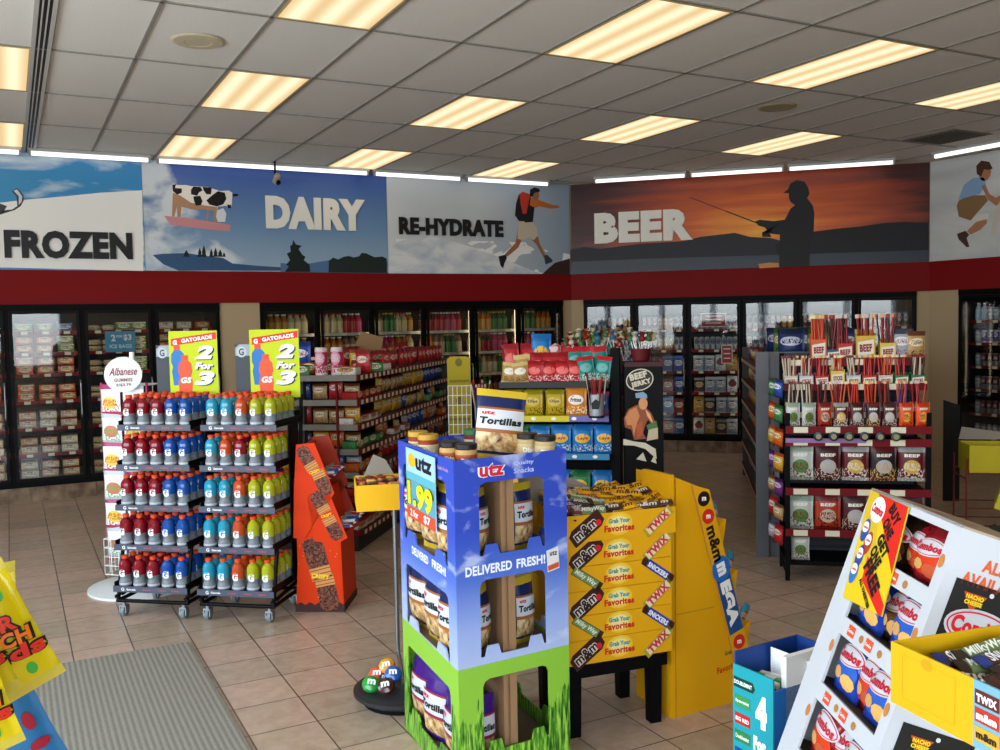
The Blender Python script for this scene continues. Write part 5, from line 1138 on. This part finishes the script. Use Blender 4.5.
CB_ = [(Proto('candy_bar', 'candy bar', bar_mb(.14, .045, .02, mat(c_, .3), mat(e_, .35), w_, mat(tc_, .4))), nm) for c_, e_, w_, tc_, nm in (('e0a010', 'c88a10', 'm&m', '3a2010', 'yellow'), ('3a2018', '4a2a1c', 'm&m', 'd8d0c8', 'brown'), ('4a2a1c', '26306a', 'SNICKERS', 'e8e8e8', 'dark brown'), ('6a7a4a', '2c2018', 'MilkyWay', 'e0e4d8', 'green and brown'), ('c8b068', 'a88a30', 'TWIX', 'b82848', 'gold'), ('7a3a4a', '4a2a1c', '3MUSK', 'd0d0d8', 'plum'))]
for i in range(54):
    c_, r_, l_ = i % 6, (i//6) % 5, i//30
    x = .07+c_*.075+random.uniform(-.02, .02); y = .05+r_*.07+random.uniform(-.015, .015)
    k = random.choice((1, 2, 3, 5, 4)) if x < .22 else (0 if random.random() < .8 else 1)
    P_, nm = CB_[k]; P_.put(F(x, y, zt+.086+l_*.02+r_*.012+random.uniform(0, .01)), (random.uniform(.2, .75), random.uniform(-.2, .2), a0+random.uniform(-.6, .7)), '%s candy bar, %s across, %s back, %s layer, top yellow tray' % (nm, nth(c_), nth(r_), ('lower', 'upper')[l_]), 'loose candy bars on the top yellow tray')
m = MB(); m.prism([(0, 0), (.36, 0), (.34, .06), (.27, .10), (0, .15)], 0, .004, GREYCARD, M=frame((0, 0, 0), (1, 0, 0), (0, .25, 1)) )
q = F(-.05, DP-.03, .94); tag(m.obj('cardboard_flap', None, q, a0+.05), 'bent grey cardboard flap behind the loose candy bars', 'cardboard')

# ------------------------------------------------------------------ yellow gravity display with slanted strip
o = (2.521, 3.175); F = LW(o, 0)
t = thing('floor_display', 'tall yellow cardboard candy display with slanted mega strip', 'floor display', (*o, 0), 0)
out = [(0, 0), (.345, 0), (.40, .20), (.172, 1.0), (.012, 1.066)]
m = MB(); m.prism(out, -.29, 0, YT); m.box(-.022, 0, .0, .2, 0, 1.08, YT)
for z in (.46,): m.box(.0, .22, -.002, 0, z, z+.003, mat('a87c08', .6))
m.box(-.001, .002, -.002, 0, 0, 1.06, mat('a87c08', .6))
m.text('Grab Your', .325, .27-.03, .02, mat('3a5a3a'), .09, .001, rot=.1); m.text('Favorites', .30, .2-.03, .03, mat('c03018'), .13, .001, rot=.1); m.obj('body', t)
TL, TR, BR, BL = (.085, 1.03), (.18, 1.0), (.425, .18), (.34, .16)
m = MB(); m.prism([TL, TR, BR, BL], .012, .02, YT, side=mat('a8783a', .7)); ax = (Vector(BR)+Vector(BL)-Vector(TL)-Vector(TR)).normalized(); an = math.atan2(ax.y, ax.x)
cp = lambda s_: tuple((Vector(TL)+Vector(TR))/2+ax*s_)
def ring(s_, c_, cc='f0e8e0'): m.ell(*cp(s_), .034, .034, mat(c_, .35), .021); m.text('m', *cp(s_), .018, mat(cc), .024, .022, bold=.05)
ring(.055, '241410'); ring(.14, 'c8281c')
m.text('m&m', *cp(.27), .058, mat('1a1210', .4), .17, .022, rot=an, bold=.04)
m.poly(rotp([(-.0, -.042), (.30, -.042), (.30, .04), (.0, .042)], *cp(.41), an), mat('1c4a80', .4), .0212); m.ell(*cp(.395), .052, .06, mat('1f62b0', .35), .022); m.text('m', *cp(.395), .05, WHITE, .06, .024, rot=an, bold=.07)
m.text('EGA', *cp(.565), .06, WHITE, .22, .024, rot=an, bold=.08); ring(.76, 'c8281c'); m.poly(rotp([(-.03, -.03), (.03, -.03), (.03, .03), (-.03, .03)], *cp(.85), an), mat('3a8a3a', .4), .0215)
m.obj('slanted_strip', t)
MEG = Proto('candy_pack', 'candy pack', bag_mb(.075, .11, .03, pack('2a8aa8', '2a8aa8', '7a3a20', 'e8e0d0', z0=.45, rx=.4, rz=.2), None, 4))
for k, (x, z) in enumerate(((.2, .80), (.265, .56), (.34, .31))):
    m = MB(); m.prism([(x-.03, z-.01), (x+.095, z+.05), (x+.075, z-.06), (x+.0, z-.16)], -.285, -.001, YT); m.obj('tray', t)
    for j in range(4): MEG.put(F(x+.06, .04+j*.07, z+.035), (random.uniform(-.3, .3), .55, .4), 'blue ended candy pack, %s from the front in the %s side pocket' % (nth(j), ('top', 'middle', 'low')[k]), 'blue candy packs in the yellow display', .9)

# ------------------------------------------------------------------ cracker snack display (right foreground)
N = zat(960, 527, 1.25); Fp = zat(872, 490, 1.25); a = (N-Fp); WW = a.length; a.normalize(); bb = Vector((-a.y, a.x, 0)); TT = math.radians(20)
v = math.sin(TT)*bb+math.cos(TT)*Vector((0, 0, 1)); bk = math.cos(TT)*bb-math.sin(TT)*Vector((0, 0, 1))
WT = mat('bcbfc4', .5); INS = mat('4a4038', .8); LN = 1.12; DEEP = .34
base = Fp-v*LN; t = thing('snack_display', 'white reclined cardboard display of cracker snacks with slanted deal sign', 'floor display', (Fp.x, Fp.y, 0), 0)
MF = Matrix.Translation(-Vector((Fp.x, Fp.y, 0))) @ frame(Fp, a, v)      # x along front from far end, y up (0 = top), z out of the front
b = MB(); rows = [(-.165, -.02), (-.355, -.21), (-.552, -.405), (-.75, -.60), (-.95, -.80)]
xl, xr = .105, .448; th = .008
b.box(0, xl, -LN, 0, -th, 0, WT, MF); b.box(xr, WW, -LN, 0, -th, 0, WT, MF); p = 0
for z0, z1 in rows: b.box(xl, xr, z1, p, -th, 0, WT, MF); p = z0
b.box(xl, xr, -LN, p, -th, 0, WT, MF)
for z0, z1 in rows[:-1]:
    zc = z0-.024
    for i, x in enumerate((.15, .215, .26, .325)):
        if i % 2: b.ell(x+.02, zc, .013, .011, mat('a8743c', .5), .001, M=MF, n=10)
        else: b.poly([(x, zc-.015), (x+.042, zc-.015), (x+.042, zc+.015), (x, zc+.015)], mat('d0502c', .5), .001, MF); b.text('Combos', x+.021, zc, .009, WHITE, .034, .002, MF)
    for e in ((xl-.014, (z0+z1)/2+.03), (xr+.014, (z0+z1)/2)): b.ell(*e, .012, .018, mat('b8783c', .5), .001, M=MF, n=12)
b.obj('front_panel', t)
m = MB(); m.box(-.004, 0, -LN, 0, -DEEP, 0, WT, MF); m.obj('left_side', t)
m = MB(); m.box(0, WW, -LN, 0, -DEEP, -DEEP+.006, WT, MF); m.obj('rear_panel', t)
m = MB(); m.box(-.004, WW+.004, 0, .006, -DEEP, .0, mat('a5947c', .8), MF); m.box(-.004, WW+.004, .0, .0062, -.008, .0, WT, MF)
for z0, x0_, x1_ in ((-.09, .1, .3), (-.12, .16, .38), (-.2, .08, .26)): m.poly([(x0_, z0), (x1_, z0+.02), (x1_, z0+.032), (x0_, z0+.012)], mat('9a4a40', .7), .0065, MF @ Matrix(((1, 0, 0, 0), (0, 0, 1, 0), (0, 1, 0, 0), (0, 0, 0, 1))))
m.obj('top_flap', t)
for i, (z0, z1) in enumerate(rows): m = MB(); m.box(.002, WW-.002, z0-.012, z0-.006, -DEEP+.01, -th, INS, MF); m.box(xl-.03, xr+.03, z0-.006, z1+.02, -.2, -.195, INS, MF); m.obj('shelf', t)
# side panel turned to the camera
MS = Matrix.Translation(-Vector((Fp.x, Fp.y, 0))) @ frame(N, bk, v)
m = MB(); m.box(0, DEEP, -LN, 0, 0, .005, WT, MS); ra = mat('c85a30', .5)
m.text('ALSO', .125, -.068, .032, ra, .085, .006, MS, bold=.05); m.text('AVAILABLE', .125, -.11, .032, ra, .165, .006, MS, bold=.05)
def sidebag(zc):
    m.poly([(.032, zc+.1), (.22, zc+.1), (.225, zc-.13), (.03, zc-.13)], mat('1e1e1c', .45), .006, MS); m.poly([(.03, zc-.07), (.225, zc-.07), (.225, zc-.13), (.03, zc-.13)], mat('1c6a34', .45), .0065, MS)
    m.ell(.128, zc-.005, .09, .048, WT, .007, M=MS, n=28); m.ell(.128, zc-.005, .084, .042, mat('c81c2c', .4), .0075, M=MS, n=28); m.ell(.128, zc-.005, .08, .038, WT, .008, M=MS, n=28)
    m.text('Combos', .128, zc-.003, .044, mat('c81c2c', .4), .145, .009, MS, bold=.05); m.ell(.128, zc+.083, .006, .006, mat('c8c8c8'), .007, M=MS, n=10)
    m.poly([(.06, zc+.075), (.12, zc+.075), (.09, zc+.03)], mat('b84a20'), .007, MS); m.text('NACHO', .09, zc+.067, .011, mat('e0d020'), .045, .008, MS, bold=.05); m.text('CHEESE', .09, zc+.053, .011, mat('e0d020'), .045, .008, MS, bold=.05)
sidebag(-.215); sidebag(-.585)
m.poly([(.02, -.72), (.3, -.72), (.3, -1.1), (.02, -1.1)], mat('d0d3d6', .5), .0055, MS); m.obj('side_panel', t)
# deal sign
s2 = thing('deal_sign', 'red and yellow slanted buy one get one free sign on the snack display', 'sign', (Fp.x, Fp.y, 0), 0)
m = MB(); sg = [(.008, .0), (.243, -.004), (.303, -.292), (.072, -.312)]
def sp(u_, w_): # u across 0..1, w down 0..1
    A_ = Vector(sg[0]).lerp(Vector(sg[1]), u_); B_ = Vector(sg[3]).lerp(Vector(sg[2]), u_); r = A_.lerp(B_, w_); return (r.x, r.y)
m.prism(sg, .004, .008, mat('d8b818', .5), MF); RD = mat('d02418', .5); DK = mat('17130f', .5)
m.poly([sp(.25, 0), sp(1, 0), sp(1, .62), sp(.32, .1)], RD, .0085, MF); m.poly([sp(0, 0), sp(.28, .0), sp(.5, .5), sp(.55, .85), sp(.35, .65), sp(0, .3)], mat('c8a828', .5), .0083, MF)
m.poly([sp(.36, .56), sp(1, .9), sp(1, 1), sp(.92, 1), sp(.36, .78)], RD, .0086, MF)
m.poly([sp(.0, .12), sp(.1, .1), sp(.95, .84), sp(.95, .9)], DK, .0084, MF) if 0 else None
ang = math.atan2(sp(1, .6)[1]-sp(.32, .1)[1], sp(1, .6)[0]-sp(.32, .1)[0])
for tx, u_, w_, h, w, c_ in (('BUY', .75, .12, .034, .075, DK), ('ONE', .68, .26, .034, .07, DK), ('GET', .66, .42, .036, .08, DK), ('ONE', .56, .54, .036, .075, DK), ('FREE', .58, .72, .045, .12, DK), ('ALL VARIETIES', .5, .88, .014, .11, DK)):
    m.text(tx, *sp(u_, w_), h, c_, w, .0095, MF, rot=ang*.8+.0, bold=.06)
m.ell(*sp(.33, .14), .042, .036, WHITE, .0095, M=MF, rot=-.4); m.text('Combos', *sp(.33, .14), .026, mat('c81c2c'), .07, .0105, MF, bold=.05, rot=-.1)
for i, (u_, w_, c_) in enumerate(((.14, .36, '2a4a98'), (.28, .46, 'a83a24'), (.16, .6, '2a4a98'), (.12, .75, '2a6ab0'))):
    m.ell(*sp(u_, w_), .022, .034, mat(c_, .4), .009, M=MF); m.ell(*sp(u_, w_-.03), .018, .016, WHITE, .0098, M=MF); m.text('Combos', *sp(u_, w_-.03), .009, mat('c81c2c'), .03, .0105, MF)
m.obj('printed_card', s2)
# snack bags on its shelves
def combo(nm, base, body, chipc, txt=True):
    w, h, d = .17, .19, .06; b = bag_mb(w, h, d, mat(base, .22, coat=.3), None, len(nm)); wp = warp_on(w, h, d+.002)
    b.ell(0, h*.36, w*.4, h*.22, mat(body, .25), .0002, warp=wp); b.ell(.03, h*.22, w*.22, h*.12, mat(chipc, .5), .001, warp=wp, n=9); b.ell(-.03, h*.3, w*.16, h*.1, mat('c89a58', .5), .0012, warp=wp, n=7)
    b.ell(0, h*.62, w*.46, h*.17, WT, .0014, warp=wp); b.ell(0, h*.62, w*.43, h*.15, mat('c81c2c', .3), .0019, warp=wp); b.ell(0, h*.62, w*.41, h*.135, WT, .0024, warp=wp)
    b.text('Combos', 0, h*.62, h*.15, mat('b8142c', .3), w*.74, .004, warp=wp, bold=.05); b.poly([(-.025, h*.9), (.025, h*.9), (0, h*.78)], mat('5a8a2c', .4), .008) ; return Proto('cracker_snack_bag', 'snack bag', b), nm
CBG = [combo('red pizza cracker snack bag', '8a1420', 'c83a1c', 'b8502c'), combo('blue cheddar cracker snack bag', '1c3a98', '2a56b0', 'd8a858'), combo('dark cracker snack bag', '26180f', '5a3a1c', 'c89858')]
rzb = math.atan2(a.y, a.x)
def onshelf(x, y, depth): return Fp+a*x+v*y+(-bk*-1)*(-1)*(-depth) if False else Fp+a*x+v*y+bk*depth
for i, seq in enumerate(((2, 0, 0), (1, 2, 1), (1, 0, 1), (0, 0, 1), (1, 0, 0))):
    for j, s_ in enumerate(seq):
        z0, z1 = rows[i]
        for d in (0, 1):
            P_, nm = CBG[s_ if d == 0 else (s_+1) % 2]; nb = len(seq); q = onshelf(xl+.058+.1*j+(.012 if d and j < 2 else 0), z0-.004, .045+.02*(j % 2)+d*.075)
            ob = P_.put(q, 0, '%s, %s from left, %s row, %s shelf of the white display' % (nm, nth(j), ('front', 'back')[d], nth(i)), 'cracker snack bags', (.95, 1.05, .92 if i else .76))
            ob.rotation_euler = (Matrix.Rotation(rzb, 3, 'Z') @ Matrix.Rotation(-TT-random.uniform(-.0, .1), 3, 'X') @ Matrix.Rotation(random.uniform(-.16, .16) if j == 1 else random.uniform(-.05, .12)*(1 if j == 0 else -1), 3, 'Y')).to_euler()
m = MB(); zl = (Fp-v*LN).z
c_ = [Fp-v*LN, N-v*LN, N-v*LN+bk*DEEP, Fp-v*LN+bk*DEEP]
m.add([(p.x-Fp.x, p.y-Fp.y, p.z) for p in c_]+[(p.x-Fp.x, p.y-Fp.y, 0.0) for p in c_], [(0, 1, 2, 3), (4, 5, 6, 7), (0, 1, 5, 4), (1, 2, 6, 5), (2, 3, 7, 6), (3, 0, 4, 7)], WT); m.obj('foot', t)

# ------------------------------------------------------------------ yellow candy tray on a rack (right edge)
P1 = zat(891, 641, 1.15); P2 = zat(974, 679, 1.15); d1 = (P2-P1).normalized(); d2 = Vector((-d1.y, d1.x, 0)); HTY = .115
t = thing('candy_tray', 'yellow tray of candy bars at the right edge of the photo', 'tray', (P1.x, P1.y, 1.15-HTY)); LL = .34; WD = .33
YB_ = mat('cc9c06', .55); LB = mat('6a9cb2', .5); MT = frame((0, 0, 0), d1, (0, 0, 1)); m = MB()
m.box(0, .195, 0, HTY, -.004, 0, YB_, MT); m.box(.195, LL, 0, HTY, -.004, 0, LB, MT); m.box(0, .004, 0, HTY, -WD, -.004, YB_, MT); m.box(0, LL, 0, HTY, -WD, -WD+.004, YB_, MT); m.box(LL-.004, LL, 0, HTY, -WD, -.004, YB_, MT); m.box(.004, LL, .0, .004, -WD, -.004, YB_, MT)
ln = mat('b89408', .6)
for r in ((.03, .155, .018, .0195), (.03, .155, .1, .1012), (.03, .0312, .018, .1), (.155, .1562, .018, .1)): m.poly([(r[0], r[2]), (r[1], r[2]), (r[1], r[3]), (r[0], r[3])], ln, .0006, MT)
m.ell(.09, .1, .014, .01, mat('b88c04', .6), .0008, M=MT)
for i, (z, c_, tx, tc_) in enumerate(((.088, '5a2418', 'TWIX', 'd8d8e0'), (.058, 'a83020', 'm&m', 'f0e8e0'), (.026, 'c89a28', 'm&m', '2a1a10'))): m.poly([(.199, z-.012), (.249, z-.012), (.249, z+.013), (.199, z+.013)], mat(c_, .4), .001, MT); m.text(tx, .224, z, .014, mat(tc_), .042, .002, MT, bold=.06)
m.obj('tray', t)
m = MB(); m.box(.006, LL-.006, .005, .06, -WD+.006, -.006, mat('5a3a18', .8), MT); m.obj('tray_floor_card', t)
rz1 = math.atan2(d1.y, d1.x)
for i in range(30):
    r_, c_ = i//6, i % 6; q = P1+d1*(.05+r_*.055+random.uniform(-.01, .01))+d2*(.095+c_*.033); k = (3, 1, 2, 5, 3, 2)[(i*5+r_) % 6]
    P_, nm = CB_[k]; P_.put((q.x, q.y, 1.15-HTY+.062+.012*(c_ % 3)+random.uniform(0, .006)), (random.uniform(.2, .6), random.uniform(-.12, .12), rz1+PI/2+random.uniform(-.3, .3)), '%s candy bar, %s row, %s across, in the right edge yellow tray' % (nm, nth(r_), nth(c_)), 'candy bars in the right edge tray', .95)
q = P1+d1*.25+d2*.24
t = thing('wire_pedestal', 'plain steel pedestal carrying the yellow tray at right edge', 'stand', (q.x, q.y, 0)); m = MB(); m.lathe([(.16, 0), (.16, .01)], BLK2, 24); m.tube([(0, 0, .01), (0, 0, 1.15-HTY-.012)], .02, BLK2); m.cb(0, 0, 1.15-HTY-.007, .12, .12, .01, BLK2); m.obj('pole', t)

# ------------------------------------------------------------------ gum display
G0 = zat(733, 663, .6); G1_ = zat(773, 680, .6); dg = (G1_-G0).normalized(); dn = Vector((-dg.y, dg.x, 0)); Lg = (G1_-G0).length
t = thing('gum_display', 'blue and teal cardboard gum display with 4 for price panel', 'floor display', (G0.x, G0.y, 0)); MG = frame((0, 0, 0), dg, (0, 0, 1)); m = MB(); bl = mat('1468b8', .45); nv = mat('143a80', .5)
m.box(0, Lg, 0, .6, -.006, 0, mat('1c94a0', .45), MG); m.box(0, .006, 0, .64, -.3, -.006, nv, MG); m.box(Lg-.006, Lg, 0, .56, -.3, -.006, bl, MG); m.box(0, Lg, 0, .64, -.306, -.3, nv, MG); m.box(0, Lg, 0, .01, -.3, 0, nv, MG)
m.add([(0, 0, .001), (Lg, 0, .001), (Lg, .27, .001), (0, .27, .001)], [(0, 1, 2, 3)], mat('1c6ac0', .45), MG)
q4 = mat('e8f4f4', .5)
m.text('4', .127, .475, .11, q4, .05, .002, MG, bold=.08); m.text('For', .12, .365, .05, q4, .055, .002, MG, bold=.08); m.text('$', .10, .29, .07, q4, .03, .002, MG, bold=.08); m.text('5', .137, .285, .09, q4, .04, .002, MG, bold=.08)
m.poly([(.004, .56), (.09, .56), (.1, .54), (.09, .525), (.004, .525)], mat('123c30', .5), .001, MG); m.text('DOUBLEMINT', .047, .543, .014, q4, .08, .002, MG)
for z, c_, tx in ((.48, '3a8a4a', 'Spearmint'), (.42, 'b82820', 'BIG RED'), (.36, '2c7a3c', 'Doublemint'), (.30, '1c3c90', 'Winterfresh')): m.poly([(.008, z-.018), (.078, z-.018), (.078, z+.02), (.008, z+.02)], mat(c_, .45), .001, MG); m.text(tx, .043, z, .014, WHITE, .06, .002, MG, bold=.04)
m.obj('printed_box', t)
m = MB(); m.box(.02, Lg+.03, .3, .63, -.16, -.156, PAPER, MG); m.box(Lg-.02, Lg+.0, .3, .66, -.28, -.06, PAPER, MG); m.obj('white_divider', t)
m = MB(); m.box(.006, Lg-.006, .0, .54, -.298, -.008, mat('3a5a30', .7), MG); m.obj('product_fill', t)
for j in range(4):
    b_ = MB(); b_.box(-.06, .06, -.01, .01, 0, .02, mat(('3a8a4a', 'c8c8c0')[j % 2], .4), None, .003); b_.box(-.02, .02, -.0105, .0105, -.0005, .0205, mat('e0e0e0', .4))
    q = G0+dg*.08+dn*(.03+j*.03); tag(b_.obj('gum_pack', None, (q.x, q.y, .541+.0), math.atan2(dg.y, dg.x)+.1*j), 'slim gum pack in the blue gum display, %s from the teal panel' % nth(j), 'gum pack', 'gum packs')

# ------------------------------------------------------------------ candy bags, left foreground
def sour(nm, base, w=.15, h=.215):
    b = bag_mb(w, h, .05, mat(base, .3, coat=.2), mat('b8a63c', .4) if base[0] != '2' else mat(base, .3), len(nm), nx=10, nz=12); wp = warp_on(w, h, .052)
    if base[0] != '2':
        b.poly([(-w*.5, h*.78), (-w*.1, h*.72), (.0, h*.9), (-w*.45, h*.93)], mat('3a6a9a', .4), .012)
        for tx, x, z, c_, s_ in (('SOUR', -.0, .6, 'c83020', .2), ('PATCH', .01, .47, 'd86a1c', .24), ('Kids', .02, .35, 'c82a20', .18)):
            b.text(tx, x, h*z, h*.13, mat('1a1a10', .4), w*.74, .002, warp=wp, bold=.13, rot=-.15); b.text(tx, x, h*z, h*.115, mat(c_, .4), w*.68, .004, warp=wp, bold=.04, rot=-.15)
        for i, (x, z, c_) in enumerate(((.3, .78, '3a9a3a'), (-.3, .2, 'b82820'), (.25, .18, '3a9a3a'), (-.05, .15, '1f1f14'))): b.ell(w*x, h*z, .008, .011, mat(c_, .4), .002, warp=wp, n=10)
    else:
        for i in range(9): b.ell(w*(-.3+.3*(i % 3)), h*(.22+.2*(i//3)), .016, .009, mat('8c1c2c', .4), .002, warp=wp, n=10, rot=.6*i)
        b.poly([(-w*.1, h*.8), (w*.2, h*.75), (w*.1, h*.9)], mat('b8b020', .4), .014)
    return Proto('sour_candy_bag', 'candy bag', b), nm
SY = sour('yellow sour candy bag', 'c6b00a'); SB = sour('deep blue fish candy bag', '2a6492')
t = thing('bag_rack', 'thin wire rack holding the sour candy bags at left edge', 'wire rack', (-.18, 1.62, 0)); m = MB()
m.tube([(0, 0, .01), (0, 0, 1.5)], .012, STEEL); m.lathe([(.17, 0), (.17, .012)], STEEL, 20)
for z in (1.0, 1.1, 1.3, 1.42): m.tube([(0, 0, z), (.1, -.02, z+.01)], .003, STEEL, 5)
m.obj('post', t)
def place(pr, px, py, dep, rot, lab, sc=1.0):
    q = CAM+ray(px, py)*dep; ob = pr[0].put(q, rot, lab, None, sc); return ob
for px, py, dep, rot, lab, pr, sc in (
    (-28, 712, 1.45, (0, -.30, .1), 'yellow sour candy bag in front at the left edge, cut by the photo border', SY, 1.0),
    (-24, 694, 1.78, (0, -.03, .1), 'yellow sour candy bag behind the others, only its top corner showing', SY, 1.14),
    (19, 698, 1.6, (0, -.40, .05), 'yellow sour candy bag leaning left with its lettering on the slant', SY, 1.1),
    (36, 800, 1.72, (0, -.38, .1), 'blue candy bag printed with red fish at bottom left', SB, 1.15),
    (-22, 762, 1.38, (0, -.25, .1), 'lowest yellow sour candy bag at the bottom left corner', SY, .9)):
    ob = place(pr, px, py, dep, rot, lab, sc); tp = ob.location+Vector((math.sin(rot[1]), 0, math.cos(rot[1])))*.2*sc
    m = MB(); m.tube([(0, 0, tp.z), (tp.x+.18, tp.y-1.62+.0, tp.z)], .003, STEEL, 5); m.obj('hook', t)

# ------------------------------------------------------------------ ribbed mat
cs = [zat(*p) for p in ((52, 668), (188, 641), (256, 752))]
p_tl, p_tr = cs[0], cs[1]; e = (p_tr-p_tl); e.z = 0
n = NT('ribbed grey mat', .95, .1); g = n.sep('Object'); rib = n.math('SINE', n.math('MULTIPLY', g[0], 2*PI/.026)); f = n.noise(160, 3)
cc = n.ramp(n.math('ADD', n.math('MULTIPLY', rib, .28), f), [(.1, '746f66'), (.55, '8d887d'), (1, '9c978b')]); n.bump(rib, .2, .002); MATM = n.col(cc)
t = tag(MB().box(-1.05, 0, -2.6, 0, 0.0, .009, MATM).obj('floor_mat', None, (.81, 5.31, .001), 0), 'grey ribbed entrance mat on the brown tile floor', 'mat')
S.view_settings.view_transform='Standard'; S.view_settings.look='None'; S.view_settings.exposure=0; S.view_settings.gamma=1
S.view_settings.use_curve_mapping=False
S.cycles.use_denoising=True; S.cycles.max_bounces=6; S.cycles.transparent_max_bounces=12
try: S.cycles.denoiser='OPENIMAGEDENOISE'
except Exception: pass
